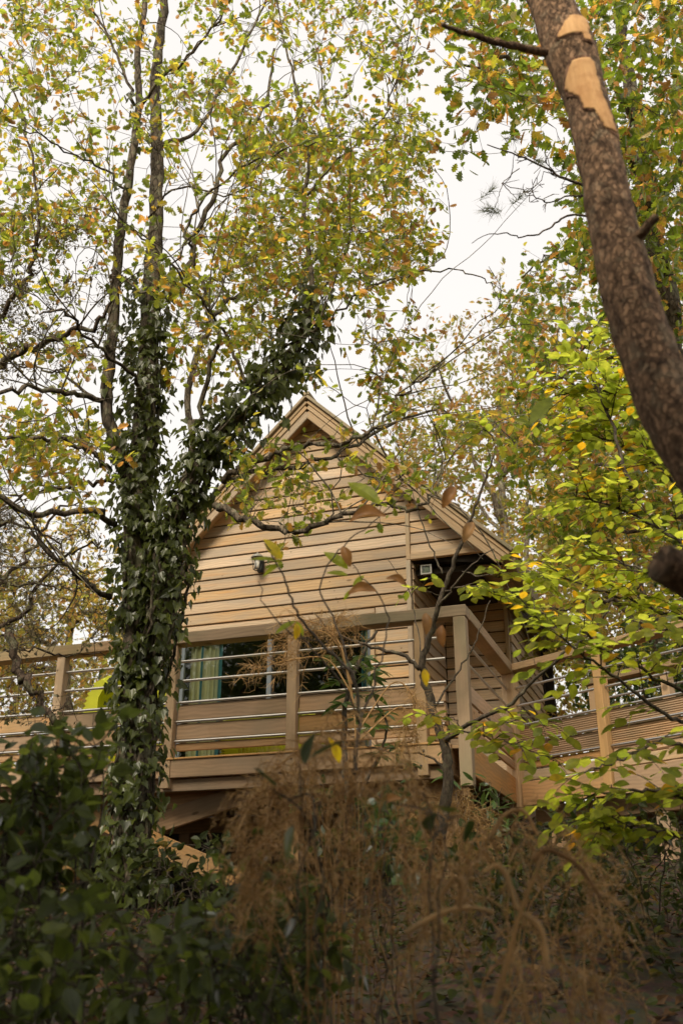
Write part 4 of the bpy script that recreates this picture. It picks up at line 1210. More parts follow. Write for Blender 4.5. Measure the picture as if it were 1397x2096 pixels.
# fine relief on the trunk itself
lim = g.limbs; g.limbs = lim[1:]
g.build(fp, M['bark_pine'], M['bark_pine'])
def rough_trunk(p, r, n=40, m=360):
    L = np.concatenate([[0], np.cumsum(np.linalg.norm(np.diff(p, axis=0), axis=1))]); s = np.linspace(0, L[-1], m)
    q = np.stack([np.interp(s, L, p[:, i]) for i in range(3)], -1); k = np.ones(7) / 7
    rr = np.interp(s, L, r)
    _, _, ring = tube_arrays(q, rr, n)
    th = np.arange(n) * 2 * pi / n
    from mathutils import noise as MN
    H = np.zeros((m, n))
    for i in range(m):
        for j in range(n):
            v = Vector((cos(th[j]) * 1.6, sin(th[j]) * 1.6, s[i] * 9))
            c = MN.voronoi(Vector((cos(th[j]) * 2.3, sin(th[j]) * 2.3, s[i] * 13)) + .35 * MN.noise_vector(v * 2))[0]
            H[i, j] = .0035 * min(1, (c[1] - c[0]) * 2) + .003 * MN.noise(v * 3.1) + .0035 * MN.noise(v * 1.3) + .003 * MN.noise(v * .35)
    V = q[:, None, :] + ring * (rr[:, None] + H)[:, :, None]
    i = np.arange(m - 1)[:, None] * n; j = np.arange(n)[None, :]; kk = (j + 1) % n
    f = np.stack([i + j, i + kk, i + n + kk, i + n + j], -1).reshape(-1)
    o = link('trunk', np_mesh('trunk', V.reshape(-1, 3) - np.array(fp.location), f, np.full((m - 1) * n, 4), M['bark_pine'], True), fp)
    return q, ring, rr
tq, tring, trr = rough_trunk(pp, rr)
def bark_scar(pts, lift=.0085, mat='scar'):
    """bare patch: an outline in photo pixels carried onto the round trunk"""
    poly = np.array(pts, dtype=float); nx_, ny_ = 16, 44
    x0, y0 = poly.min(0); x1, y1 = poly.max(0)
    tx, ty, tw = proj(tq)
    v = []; grid = {}; f = []
    order = np.argsort(ty)
    rows = np.linspace(y0, y1, ny_)
    for a, y in enumerate(rows):
        # crossings of the outline at this height
        xs = []
        for i in range(len(poly)):
            p, q = poly[i], poly[(i + 1) % len(poly)]
            if (p[1] - y) * (q[1] - y) <= 0 and abs(p[1] - q[1]) > 1e-6: xs.append(p[0] + (q[0] - p[0]) * (y - p[1]) / (q[1] - p[1]))
        if len(xs) < 2: xs = [poly[np.argmin(abs(poly[:, 1] - y)), 0]] * 2
        l, r = min(xs), max(xs)
        l += rng.normal() * 1.0; r += rng.normal() * .8
        for bb, u in enumerate(np.linspace(0, 1, nx_)):
            x = l + (r - l) * u
            cx_ = np.interp(y, ty[order], tx[order]); k = int(np.argmin(abs(ty - y))); tr_ = np.interp(y, ty[order], trr[order]); tw_ = np.interp(y, ty[order], tw[order])
            rp = FPX * tr_ / tw_; e = np.clip((x - cx_) / rp, -.985, .985)
            d = ray(x, y); c = np.array([np.interp(y, ty[order], tq[order, i]) for i in range(3)])
            fwd = d / np.linalg.norm(d)
            side = norm(np.cross(fwd, norm(tq[min(k + 2, len(tq) - 1)] - tq[max(k - 2, 0)])))
            if side @ RV < 0: side = -side
            back = norm(np.cross(side, norm(tq[min(k + 2, len(tq) - 1)] - tq[max(k - 2, 0)])))
            if back @ fwd > 0: back = -back
            edge = min(u, 1 - u) * 2
            v.append(c + (side * e + back * math.sqrt(1 - e * e)) * (tr_ + lift * (1 if .02 < edge and 0 < a < ny_ - 1 else -1.2) ))
    for a in range(ny_ - 1):
        for c in range(nx_ - 1):
            i = a * nx_ + c; f.append((i, i + 1, i + nx_ + 1, i + nx_))
    mb = MB(); mb.add(np.array(v) - np.array(fp.location), f); o = mb.build('bark_scar' if mat == 'scar' else 'torn_bark_edge', M[mat], fp, smooth=True)
    return o
for outline in ([(1160, 190), (1180, 163), (1212, 160), (1226, 172), (1240, 235), (1252, 262), (1262, 305), (1244, 300), (1222, 262), (1200, 255), (1192, 228), (1170, 210)],
        [(1150, 112), (1180, 82), (1205, 78), (1214, 100), (1216, 130), (1206, 128), (1196, 108), (1172, 104), (1158, 116)]):
    bark_scar(outline)
    c_ = np.mean(outline, axis=0); bark_scar([tuple(c_ + (np.array(q) - c_) * (1.13, 1.07) + rng.normal(size=2) * 1.5) for q in outline], .0055, 'bark_red')
ends = [(p[-1], norm(p[-1] - p[-2])) for p, _ in g.sides]
pine_needles(fp, [e[0] for e in ends], [e[1] for e in ends], 24, .10, M['needle'], wid=.0015)
strip(fp)

# thin pine twigs with needle tufts against the sky
tw = thing('pine_branch', 'thin bare pine branch with three needle tufts hanging against the white sky', 'branch', tuple(at(1250, 400, 4.6)))
g = Growth()
g.limb(path((1290, 400, 4.7), (1170, 372, 4.6), (1120, 345, 4.55), (1060, 318, 4.5), (998, 297, 4.45)), .010, .003, 5, .004, 'branch')
g.limb(path((1290, 470, 4.7), (1180, 440, 4.6), (1140, 455, 4.55), (1110, 475, 4.5), (1060, 485, 4.45), (1020, 475, 4.4), (965, 495, 4.35)), .008, .002, 5, .004, 'branch')
g.limb(path((1290, 410, 4.7), (1180, 400, 4.6), (1125, 415, 4.55), (1080, 395, 4.5), (1026, 375, 4.45)), .006, .002, 5, .006, 'branch')
g.limb(path((1062, 345, 4.52), (1030, 372, 4.48), (1020, 400, 4.46), (1012, 425, 4.45)), .003, .0015, 5, .003, 'branch')
g.limb(path((1026, 375, 4.45), (1045, 395, 4.45), (1056, 405, 4.45)), .003, .0015, 4, .002, 'branch')
g.grow(px_targets(26, [(1030, 290), (1170, 320), (1170, 440), (1080, 420), (1040, 340)], 4.3, 4.8), rmax=.004, wig=.3); g.side_twigs(2, .03, .08, 1.0)
g.build(tw, M['bark_dead'], M['bark_dead'])
cs = path((1010, 428, 4.45), (1000, 432, 4.46), (1058, 408, 4.45), (998, 395, 4.45), (1050, 285, 4.5), (1100, 330, 4.5)); 
pine_needles(tw, cs, [norm(rng.normal(size=3)) for _ in cs], 60, .085, M['needle'], wid=.0016); strip(tw)

# ------------------------------------------------------------------ beech saplings
def spray(g, pts, r0, r1, n, spread, mind=0):
    """a flat leafy branch"""
    p = g.limb(path(*pts), r0, r1, 6, .006, 'branch')
    for k in range(n):
        t = rng.uniform(.25, 1); i = int(t * (len(p) - 2)); d = norm(p[i + 1] - p[i])
        lat = norm(np.cross(d, (0, 0, 1.))) * (1 if k % 2 else -1)
        v = norm(lat * .9 + d * .8 + rng.normal(size=3) * .25); L = rng.uniform(.35, 1) * spread
        q = np.array([p[i], p[i] + v * L * .5 + (0, 0, .02), p[i] + v * L + (0, 0, -.05 * L)])
        q = spline(q, 4); g.twigs.append((q, np.linspace(.0035, .0012, len(q))))
def beech_leaves(t, g, per, size, mat):
    P, A, U = [], [], []
    for p, r in g.twigs:
        n = len(p); L = np.linalg.norm(p[-1] - p[0]); m = max(3, int(L / .034 * per))
        for k in range(m):
            x = (k + .6) / m * (n - 1); i = min(int(x), n - 2); q = p[i] + (p[i + 1] - p[i]) * (x - i); d = norm(p[i + 1] - p[i])
            lat = norm(np.cross(d, (0, 0, 1.))) * (1 if k % 2 else -1)
            a = norm(lat + d * .8 + rng.normal(size=3) * .22 + (0, 0, -.18)); P.append(q + a * .008); A.append(a); U.append(norm(np.array([0, -.35, 1.]) + rng.normal(size=3) * .42))
        P.append(p[-1]); A.append(norm(p[-1] - p[-2])); U.append(norm(np.array([0, -.3, 1.]) + rng.normal(size=3) * .3))
    P = np.array(P); leaves(t, 'beech', P, bases(np.array(A), np.array(U)), rng.uniform(*size, len(P)), mat)

sap = thing('beech_sapling', 'dark stemmed forked beech sapling with lime leaves in front of the deck corner', 'tree', tuple(at(905, 1690, 6.0)))
g = Growth()
st = g.limb(path((898, 1720, 6.0), (912, 1640, 6.0), (916, 1570, 5.98), (905, 1510, 5.95), (886, 1455, 5.9), (868, 1390, 5.85), (864, 1355, 5.8), (880, 1300, 5.75), (893, 1250, 5.7), (925, 1160, 5.6), (955, 1080, 5.5), (985, 1000, 5.4), (1010, 930, 5.3)), .036, .005, 6, .004, 'stem')
g.limb(path((910, 1520, 5.95), (945, 1490, 5.7), (985, 1468, 5.5), (1040, 1445, 5.3), (1085, 1400, 5.2), (1150, 1340, 5.0), (1215, 1290, 4.9), (1250, 1230, 4.8)), .016, .004, 6, .004, 'branch')
g.limb(path((858, 1370, 5.82), (830, 1345, 5.8), (780, 1330, 5.8), (720, 1310, 5.8), (680, 1290, 5.8), (640, 1255, 5.8)), .015, .004, 6, .004, 'branch')
g.limb(path((885, 1450, 5.9), (920, 1400, 5.9), (960, 1340, 5.9), (985, 1280, 5.9), (1000, 1230, 5.9)), .008, .003, 6, .004, 'branch')
g.limb(path((893, 1250, 5.7), (920, 1210, 5.6), (960, 1160, 5.5), (1010, 1120, 5.4)), .008, .003, 6, .004, 'branch')
g.limb(path((916, 1580, 5.98), (870, 1545, 6.0), (800, 1540, 6.0), (740, 1520, 6.0), (700, 1490, 6.0)), .008, .003, 6, .004, 'branch')
g.limb(path((905, 1175, 5.65), (880, 1120, 5.7), (850, 1030, 5.8), (830, 960, 5.8)), .006, .002, 6, .004, 'branch')
g.limb(path((868, 1390, 5.85), (855, 1300, 5.9), (840, 1220, 5.95), (790, 1140, 6.0)), .006, .002, 6, .004, 'branch')
spray(g, [(900, 1220, 5.7), (870, 1210, 5.6), (840, 1205, 5.5)], .003, .002, 3, .15)
spray(g, [(910, 1210, 5.65), (960, 1200, 5.5), (1020, 1220, 5.4), (1060, 1245, 5.3)], .005, .002, 9, .32)
spray(g, [(945, 1170, 5.6), (1010, 1180, 5.4), (1070, 1170, 5.3), (1130, 1190, 5.2)], .005, .002, 11, .36)
spray(g, [(930, 1495, 5.85), (960, 1500, 5.5), (1010, 1510, 5.2), (1070, 1530, 5.0), (1140, 1560, 4.9)], .006, .002, 12, .34)
spray(g, [(940, 1490, 5.8), (930, 1470, 5.7), (900, 1470, 5.6), (870, 1465, 5.5)], .003, .002, 4, .16)
spray(g, [(985, 1468, 5.5), (1020, 1480, 5.3), (1080, 1470, 5.1), (1120, 1490, 5.0)], .004, .002, 8, .3)
spray(g, [(1000, 930, 5.3), (1010, 900, 5.3), (990, 880, 5.3), (960, 890, 5.3)], .003, .002, 3, .16)
g.build(sap, M['bark_young'], M['bark_young']); beech_leaves(sap, g, 1.0, (.058, .09), M['beech_leaf']); strip(sap)

bt = thing('beech_tree', 'lime green beech at the right edge with leafy sprays before the walkway', 'tree', (2.9, 4.9, float(ground_z(2.9, 4.9))))
g = Growth(); b = np.array(bt.location)
g.limb([b + (0, 0, -.1), b + (.0, 0, 1.2), *path((1520, 1300, 4.9), (1480, 1000, 4.9), (1440, 700, 5.0))], .07, .03, 6, .01, 'trunk')
for pts, n, sp in [
  ([(1500, 1460, 4.9), (1397, 1478, 4.7), (1330, 1440, 4.6), (1260, 1390, 4.5), (1190, 1340, 4.4), (1130, 1290, 4.4), (1080, 1250, 4.4)], 10, .34),
  ([(1500, 1420, 4.9), (1397, 1412, 4.8), (1310, 1370, 4.7), (1240, 1330, 4.6), (1180, 1285, 4.6), (1100, 1255, 4.6)], 9, .34),
  ([(1510, 1330, 4.9), (1420, 1240, 5.0), (1340, 1180, 5.0), (1260, 1150, 5.0), (1180, 1140, 5.0)], 15, .40),
  ([(1500, 1220, 4.9), (1400, 1120, 5.1), (1310, 1060, 5.2), (1230, 1030, 5.2), (1160, 1010, 5.2)], 15, .42),
  ([(1490, 1120, 4.9), (1400, 1010, 5.2), (1320, 940, 5.3), (1240, 900, 5.3), (1150, 900, 5.3)], 15, .42),
  ([(1480, 1010, 4.9), (1400, 900, 5.1), (1310, 830, 5.2), (1220, 800, 5.2), (1130, 810, 5.2)], 15, .42),
  ([(1470, 930, 4.9), (1380, 800, 5.2), (1300, 740, 5.3), (1200, 730, 5.3)], 9, .36),
  ([(1290, 1000, 5.0), (1255, 880, 5.0), (1215, 780, 5.0), (1180, 690, 5.0)], 12, .34),
  ([(1520, 1560, 4.8), (1420, 1530, 4.6), (1340, 1520, 4.4), (1260, 1560, 4.3), (1190, 1580, 4.2)], 7, .30),
  ([(1520, 1660, 4.8), (1430, 1640, 4.6), (1340, 1620, 4.5), (1250, 1620, 4.4), (1180, 1640, 4.4)], 9, .34),
  ([(1520, 1740, 4.8), (1440, 1730, 4.6), (1350, 1700, 4.5), (1270, 1690, 4.5), (1210, 1700, 4.5)], 11, .34),
  ([(1510, 1360, 4.9), (1440, 1330, 4.7), (1360, 1290, 4.6), (1290, 1270, 4.5)], 8, .3),
  ([(1500, 1280, 4.9), (1400, 1270, 5.2), (1300, 1230, 5.4), (1200, 1200, 5.5), (1100, 1150, 5.6)], 14, .42),
]: spray(g, pts, .012, .003, int(n * 2.0), sp)
g.build(bt, M['bark_young'], M['bark_young']); beech_leaves(bt, g, .95, (.052, .088), M['beech_leaf']); strip(bt)

# ------------------------------------------------------------------ chestnut sapling with big yellow and brown leaves
ch = thing('chestnut_sapling', 'thin chestnut sapling with few large yellow, green and curled brown leaves before the gable', 'sapling', tuple(at(690, 1760, 3.2)))
g = Growth()
g.limb(path((690, 1800, 3.2), (720, 1600, 3.25), (735, 1480, 3.3), (720, 1380, 3.3), (650, 1310, 3.3), (600, 1240, 3.3), (575, 1170, 3.3), (540, 1110, 3.3)), .009, .0025, 6, .003, 'stem')
g.limb(path((735, 1480, 3.3), (700, 1400, 3.25), (640, 1330, 3.2), (610, 1290, 3.2), (590, 1270, 3.2)), .004, .002, 5, .003, 'branch')
g.limb(path((720, 1380, 3.3), (690, 1280, 3.4), (655, 1200, 3.45), (690, 1130, 3.5), (760, 1070, 3.5), (830, 1010, 3.5), (880, 990, 3.5)), .004, .0015, 5, .004, 'branch')
g.limb(path((735, 1480, 3.3), (780, 1350, 3.4), (790, 1250, 3.5), (740, 1180, 3.5), (700, 1130, 3.5)), .004, .0015, 5, .004, 'branch')
g.limb(path((650, 1310, 3.3), (600, 1300, 3.3), (545, 1240, 3.3), (530, 1190, 3.3)), .003, .0015, 5, .004, 'branch')
g.build(ch, M['bark_young'])
def one_leaf(root, kind, x0, y0, x1, y1, Y, mat, tilt=.5, dy=0.0, label=None):
    """blade from its stalk end to its tip, both given in the photograph"""
    a, b = at(x0, y0, Y), at(x1, y1, Y + dy); L = np.linalg.norm(b - a)
    nrm = norm(np.array([rng.normal() * .15, -1, tilt])); Bm = bases((b - a)[None], nrm[None])[0]
    key = ('leaf', kind, mat.name)
    if key not in _boxes:
        tv, tf = LEAF[kind]; _boxes[key] = np_mesh('leaf', tv, [i for q in tf for i in q], [len(q) for q in tf], mat, kind == 'dry')
    o = bpy.data.objects.new('leaf', _boxes[key]); COL.objects.link(o); o.parent = root
    o.rotation_mode = 'QUATERNION'; o.rotation_quaternion = Matrix(Bm.tolist()).to_quaternion(); o.location = a - np.array(root.location); o.scale = (L,) * 3
    if label: o['label'] = label
for args in [
  ('chest', 577, 1147, 540, 1097, 3.3, M['chestnut_yellow'], .3, 0, 'upright yellow leaf'), ('chest', 570, 1150, 511, 1134, 3.3, M['chestnut_leaf'], 1.2), ('chest', 578, 1152, 533, 1174, 3.3, M['chestnut_leaf'], .8),
  ('chest', 605, 1272, 560, 1290, 3.2, M['chestnut_leaf'], .8), ('chest', 606, 1272, 622, 1300, 3.2, M['chestnut_leaf'], .3), ('dry', 606, 1276, 604, 1310, 3.2, M['chestnut_yellow'], .3, 0, 'orange tipped hanging leaf'),
  ('chest', 712, 1165, 664, 1122, 3.5, M['chestnut_leaf'], .5), ('chest', 712, 1178, 668, 1165, 3.5, M['chestnut_leaf'], .7), ('dry', 716, 1160, 700, 1118, 3.5, M['chestnut_brown'], .3, 0, 'brown upright leaf'),
  ('chest', 722, 1200, 745, 1175, 3.5, M['chestnut_leaf'], .3), ('chest', 722, 1206, 700, 1226, 3.5, M['chestnut_leaf'], .6), ('dry', 712, 1216, 770, 1210, 3.5, M['chestnut_brown'], .5, 0, 'orange brown leaf'),
  ('chest', 778, 1032, 712, 975, 3.3, M['chestnut_leaf'], .4, .02, 'large green toothed leaf'), ('dry', 790, 1058, 714, 1068, 3.3, M['chestnut_brown'], .6, 0, 'large curled brown leaf'),
  ('dry', 790, 1184, 832, 1200, 3.5, M['chestnut_brown'], .5), ('dry', 905, 1040, 930, 995, 3.4, M['chestnut_brown'], .3), ('dry', 948, 1110, 968, 1068, 3.4, M['chestnut_brown'], .3),
  ('dry', 870, 1255, 872, 1300, 3.4, M['chestnut_brown'], .3), ('dry', 903, 1280, 906, 1325, 3.4, M['chestnut_brown'], .3), ('dry', 868, 1370, 872, 1405, 3.3, M['chestnut_yellow'], .4),
  ('dry', 672, 1510, 680, 1532, 3.0, M['chestnut_yellow'], .3), ('dry', 680, 1520, 694, 1562, 3.0, M['chestnut_yellow'], .3, 0, 'yellow hanging leaf over the brown brush'), ('dry', 780, 1650, 822, 1634, 3.2, M['chestnut_brown'], .8),
  ('chest', 935, 910, 985, 905, 3.9, M['beech_leaf'], .9), ('chest', 940, 900, 968, 882, 3.9, M['beech_leaf'], .7), ('chest', 938, 985, 963, 968, 3.9, M['beech_leaf'], .8),
  ('chest', 1085, 868, 1128, 800, 3.6, M['beech_leaf'], .4), ('chest', 1085, 870, 1055, 850, 3.6, M['beech_leaf'], .6)]:
    one_leaf(ch, *args)
strip(ch)

# ------------------------------------------------------------------ rhododendron by the rail
rh = thing('rhododendron', 'leafy green rhododendron growing up before the second railing bay', 'shrub', tuple(at(720, 1640, 7.0)))
g = Growth()
g.limb(path((715, 1680, 7.0), (705, 1560, 7.0), (705, 1460, 7.0), (720, 1390, 7.0), (745, 1330, 7.0), (770, 1293, 7.0)), .026, .010, 6, .006, 'stem')
g.limb(path((715, 1670, 7.0), (760, 1580, 6.9), (790, 1500, 6.8), (770, 1440, 6.8)), .014, .006, 6, .006, 'stem')
g.limb(path((716, 1400, 7.0), (690, 1350, 7.0), (668, 1310, 7.0)), .010, .004, 6, .006, 'stem')
ctr = [(705, 1360), (745, 1345), (755, 1385), (690, 1395), (720, 1420), (765, 1420), (785, 1460), (730, 1470), (700, 1440), (760, 1490), (810, 1530), (690, 1350), (830, 1560), (780, 1545), (770, 1370), (735, 1355)]
tgs = [at(x, y, rng.uniform(6.6, 7.2)) for x, y in ctr]
g.grow(tgs, rmax=.008, wig=.1); g.build(rh, M['bark_young'])
P, A, U = [], [], []
for t in tgs:
    for k in range(9):
        a = k * 2 * pi / 9 + rng.uniform(-.2, .2); v = np.array([cos(a), sin(a), rng.uniform(-.35, .45)]); P.append(t); A.append(v); U.append(np.array([0, 0, 1.]) + .3 * rng.normal(size=3))
P = np.array(P); leaves(rh, 'lance', P, bases(norm(np.array(A)), norm(np.array(U))), rng.uniform(.09, .17, len(P)), M['rhodo_leaf']); strip(rh)

# ------------------------------------------------------------------ shrubs of the foreground
def bush(name, label, outline, y0, y1, nstem, ntarg, mat, size, per=(2, 5), kind='ovate', root_px=None, barkm=None, group=None, cap=300, cat='shrub', sides=3, flat=.9, sl=(.05, .14), stem_r=.008):
    x, y = root_px[:2]; Y = root_px[2]
    r = at(x, y, Y); r[2] = min(r[2], float(ground_z(r[0], r[1])))
    t = thing(name, label, cat, tuple(r), 0, group); g = Growth()
    tg = px_targets(ntarg, outline, y0, y1)
    tg = [q for q in tg if q[2] > ground_z(q[0], q[1]) + .05]
    for k in range(nstem):
        e = tg[rng.integers(len(tg))]; gx, gy = r[0] + rng.normal() * .15 + (e[0] - r[0]) * .35, r[1] + rng.normal() * .1 + (e[1] - r[1]) * .35
        s0 = np.array([gx, gy, float(ground_z(gx, gy)) - .03]); g.limb([s0, (s0 + e) / 2 + (0, 0, .12), e], stem_r, .002, 6, .01, 'stem')
    g.grow(tg, rmax=.006, wig=.15, maxlen=2.5); g.side_twigs(sides, *sl)
    g.build(t, barkm or M['bark_young'])
    P, B, S = g.leaf_places(per, size, .01, flat=flat)
    leaves(t, kind, P, B, S, mat, cap=cap); strip(t); return t

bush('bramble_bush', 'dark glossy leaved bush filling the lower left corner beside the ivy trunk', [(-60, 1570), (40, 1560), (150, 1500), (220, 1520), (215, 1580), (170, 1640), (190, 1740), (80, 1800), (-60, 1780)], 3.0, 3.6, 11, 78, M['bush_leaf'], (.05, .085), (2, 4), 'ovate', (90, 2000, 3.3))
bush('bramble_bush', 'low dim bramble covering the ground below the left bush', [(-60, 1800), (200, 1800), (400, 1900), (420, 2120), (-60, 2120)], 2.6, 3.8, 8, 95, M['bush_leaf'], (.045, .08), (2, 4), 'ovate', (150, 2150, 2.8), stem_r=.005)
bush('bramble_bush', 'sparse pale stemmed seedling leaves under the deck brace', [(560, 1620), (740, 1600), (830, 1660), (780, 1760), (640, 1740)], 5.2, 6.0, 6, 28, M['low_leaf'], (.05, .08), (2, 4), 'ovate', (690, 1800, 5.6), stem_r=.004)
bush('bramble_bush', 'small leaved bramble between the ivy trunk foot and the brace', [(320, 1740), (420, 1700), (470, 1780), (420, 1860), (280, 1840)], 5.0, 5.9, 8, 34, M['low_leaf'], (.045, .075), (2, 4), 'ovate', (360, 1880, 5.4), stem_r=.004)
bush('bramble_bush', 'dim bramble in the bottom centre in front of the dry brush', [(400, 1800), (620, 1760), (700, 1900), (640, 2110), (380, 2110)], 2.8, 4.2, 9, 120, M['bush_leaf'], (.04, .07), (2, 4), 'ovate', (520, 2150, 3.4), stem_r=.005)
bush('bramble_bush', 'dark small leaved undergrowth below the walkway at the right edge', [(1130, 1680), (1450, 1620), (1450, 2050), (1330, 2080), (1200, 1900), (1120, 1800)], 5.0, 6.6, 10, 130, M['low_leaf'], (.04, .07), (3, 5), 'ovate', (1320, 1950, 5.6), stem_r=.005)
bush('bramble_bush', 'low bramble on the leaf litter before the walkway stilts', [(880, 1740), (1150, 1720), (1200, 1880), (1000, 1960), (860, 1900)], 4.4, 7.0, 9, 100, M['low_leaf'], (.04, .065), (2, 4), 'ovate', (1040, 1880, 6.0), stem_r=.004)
bush('bramble_bush', 'green sprig growing under the deck corner', [(900, 1560), (1010, 1560), (1030, 1720), (920, 1740)], 6.3, 7.2, 5, 16, M['rhodo_leaf'], (.07, .12), (3, 5), 'lance', (950, 1760, 6.8), stem_r=.005)

bush('bramble_sprig', 'few blurred broad green leaves in front of the brown plumes at the centre', [(540, 1590), (650, 1560), (670, 1640), (600, 1670)], 2.1, 2.4, 2, 4, M['low_leaf'], (.06, .09), (1, 2), 'ovate', (640, 2120, 2.3), stem_r=.003, sides=2)
bush('bramble_sprig', 'blurred green leaves right of the plumes under the sapling foot', [(860, 1640), (930, 1640), (930, 1760), (870, 1760)], 2.2, 2.5, 2, 4, M['low_leaf'], (.06, .09), (1, 2), 'ovate', (880, 2120, 2.4), stem_r=.003, sides=2)
bush('bramble_bush', 'yellowish green seedlings between the brown plumes and the sapling foot', [(740, 1640), (830, 1640), (850, 1760), (760, 1800)], 3.6, 4.4, 5, 22, M['rhodo_leaf'], (.05, .08), (2, 4), 'ovate', (790, 1900, 4.0), stem_r=.004)
# dry feathery brush
def dry_brush(label, stems, subs, mat=None, thick=.0022, group='clumps of dry feathery brush', sub=(.10, .28), fuzz=.017, nf=34, lo=.45):
    """arching stems hung with drooping feathery side shoots"""
    mat = mat or M['dry']
    r = stems[0][0]; t = thing('dry_brush', label, 'brush', tuple(r), 0, group); off = np.array(r)
    main = MB(); PV = []
    def fringe(p, n):
        m = len(p); d = norm(np.gradient(p, axis=0))
        for _ in range(n):
            x = rng.random() * (m - 1); k = min(int(x), m - 2); q = p[k] + (p[k + 1] - p[k]) * (x - k)
            v = norm(d[k] * .6 + rng.normal(size=3) * .8); l = fuzz * rng.uniform(.4, 1.5)
            e = q + v * l; e2 = e + norm(v + rng.normal(size=3) * .8) * l * .7
            s = norm(np.cross(v, rng.normal(size=3))) * .0011
            PV.extend([q - s, q + s, e + s * .8, e - s * .8, e - s * .8, e + s * .8, e2 + s * .3, e2 - s * .3])
    for pts in stems:
        p = spline(pts, 8); n = len(p); tube(main, p, np.linspace(thick, .0014, n), 5, False)
        d = norm(np.gradient(p, axis=0)); fringe(p[int(n * lo):], nf * 2)
        for _ in range(subs):
            x = (lo + (1 - lo) * rng.random() ** .8) * (n - 1); k = min(int(x), n - 2); q = p[k] + (p[k + 1] - p[k]) * (x - k)
            L = rng.uniform(*sub) * (1.15 - .5 * x / n); w = norm(d[k] * .5 + rng.normal(size=3) * .6)
            q1 = q + w * L * .35; q2 = q1 + norm(w * .6 + np.array([0, 0, -.55])) * L * .35; q3 = q2 + norm(w * .25 + rng.normal(size=3) * .2 + np.array([0, 0, -1.])) * L * .4
            sp_ = spline([q, q1, q2, q3], 3); tube(main, sp_, np.linspace(.0016, .0008, len(sp_)), 3, False); fringe(sp_, int(nf * L / .2))
    o = main.build('stems', mat, t, off); tag(o, kind='stuff'); o.location = (0, 0, 0)
    PV = np.array(PV) - off
    o = link('plumes', np_mesh('plumes', PV, np.arange(len(PV)), np.full(len(PV) // 4, 4), mat), t); tag(o, kind='stuff')
    return t
def arches(n, base_px, apex, Y, spreadY=.2):
    out = []
    for k in range(n):
        ax, ay, dx, dy = apex[k % len(apex)]; ax += rng.normal() * 26; ay += rng.normal() * 26
        y = Y + rng.normal() * spreadY; bx = ax * .45 + .55 * rng.uniform(*base_px); b0 = at(bx, 2150, y); b0[2] = float(ground_z(b0[0], b0[1]))
        a = at(ax, ay, y + rng.normal() * .1); e1 = at(ax + dx * .6, ay + dy * .25, y + rng.normal() * .1); e2 = at(ax + dx, ay + dy, y + rng.normal() * .1)
        m = b0 * .6 + a * .4 + rng.normal(size=3) * .06; m2 = b0 * .2 + a * .8 + rng.normal(size=3) * .05 + np.array([-.0008 * dx, 0, .02])
        out.append([b0, m, m2, a, e1, e2])
    return out
dry_brush('tall drooping dry feathery brown plumes blurred at the centre below the deck', arches(17, (620, 760), [(600, 1560, -110, 110), (560, 1720, -60, 130), (660, 1500, -70, 120), (700, 1490, 60, 140), (760, 1570, 80, 150), (640, 1620, -60, 160), (710, 1600, -20, 170), (600, 1680, -90, 120)], 3.1), 15, lo=.5)
dry_brush('drooping dry brown brush at the lower centre left of the bent stalks', arches(10, (650, 900), [(860, 1630, 50, 170), (780, 1690, 50, 150), (640, 1760, -70, 140), (720, 1780, 30, 150), (540, 1800, -70, 140), (840, 1800, 60, 150)], 3.0), 12, lo=.5)
dry_brush('thin arching dry brush at the lower right under the beech', arches(10, (1000, 1250), [(1100, 1690, 60, 130), (1030, 1730, -60, 130), (1190, 1770, 70, 140), (1240, 1850, 60, 150), (960, 1850, -60, 120), (1080, 1850, 40, 150), (1150, 1900, 40, 130)], 2.9), 12, lo=.5)
dry_brush('dim dry brush along the bottom edge at the right', arches(4, (750, 1300), [(700, 1920, -50, 120), (850, 1960, -50, 110), (1000, 1980, 50, 110), (1190, 1990, 50, 100), (1300, 1960, 50, 120)], 2.7), 10)
dry_brush('thin brown dry sprigs hanging against the window and second railing bay', [path((730, 1560, 5.6), (720, 1420, 5.6), (690, 1320, 5.6), (640, 1290, 5.6), (560, 1330, 5.6)), path((720, 1420, 5.6), (670, 1350, 5.6), (600, 1350, 5.6), (520, 1370, 5.6)), path((720, 1400, 5.6), (680, 1300, 5.6), (620, 1270, 5.6), (580, 1300, 5.6)), path((730, 1500, 5.6), (800, 1400, 5.7), (840, 1420, 5.7), (850, 1500, 5.7)), path((730, 1520, 5.6), (810, 1450, 5.7), (835, 1470, 5.7), (820, 1540, 5.7)), path((720, 1430, 5.6), (700, 1330, 5.5), (680, 1290, 5.5), (700, 1260, 5.5))], 16, fuzz=.05, thick=.006, sub=(.12, .34), nf=22)
dry_brush('reddish brown dry brush mound under the deck corner', [path((880, 1740, 6.2), (880 + dx, 1650 + abs(dx) * .3, 6.2), (880 + dx * 1.6, 1690, 6.1), (880 + dx * 1.9, 1740, 6.1)) for dx in (-60, -40, -20, 10, 30, 50, 60)], 14, fuzz=.05, sub=(.15, .35), lo=.2)

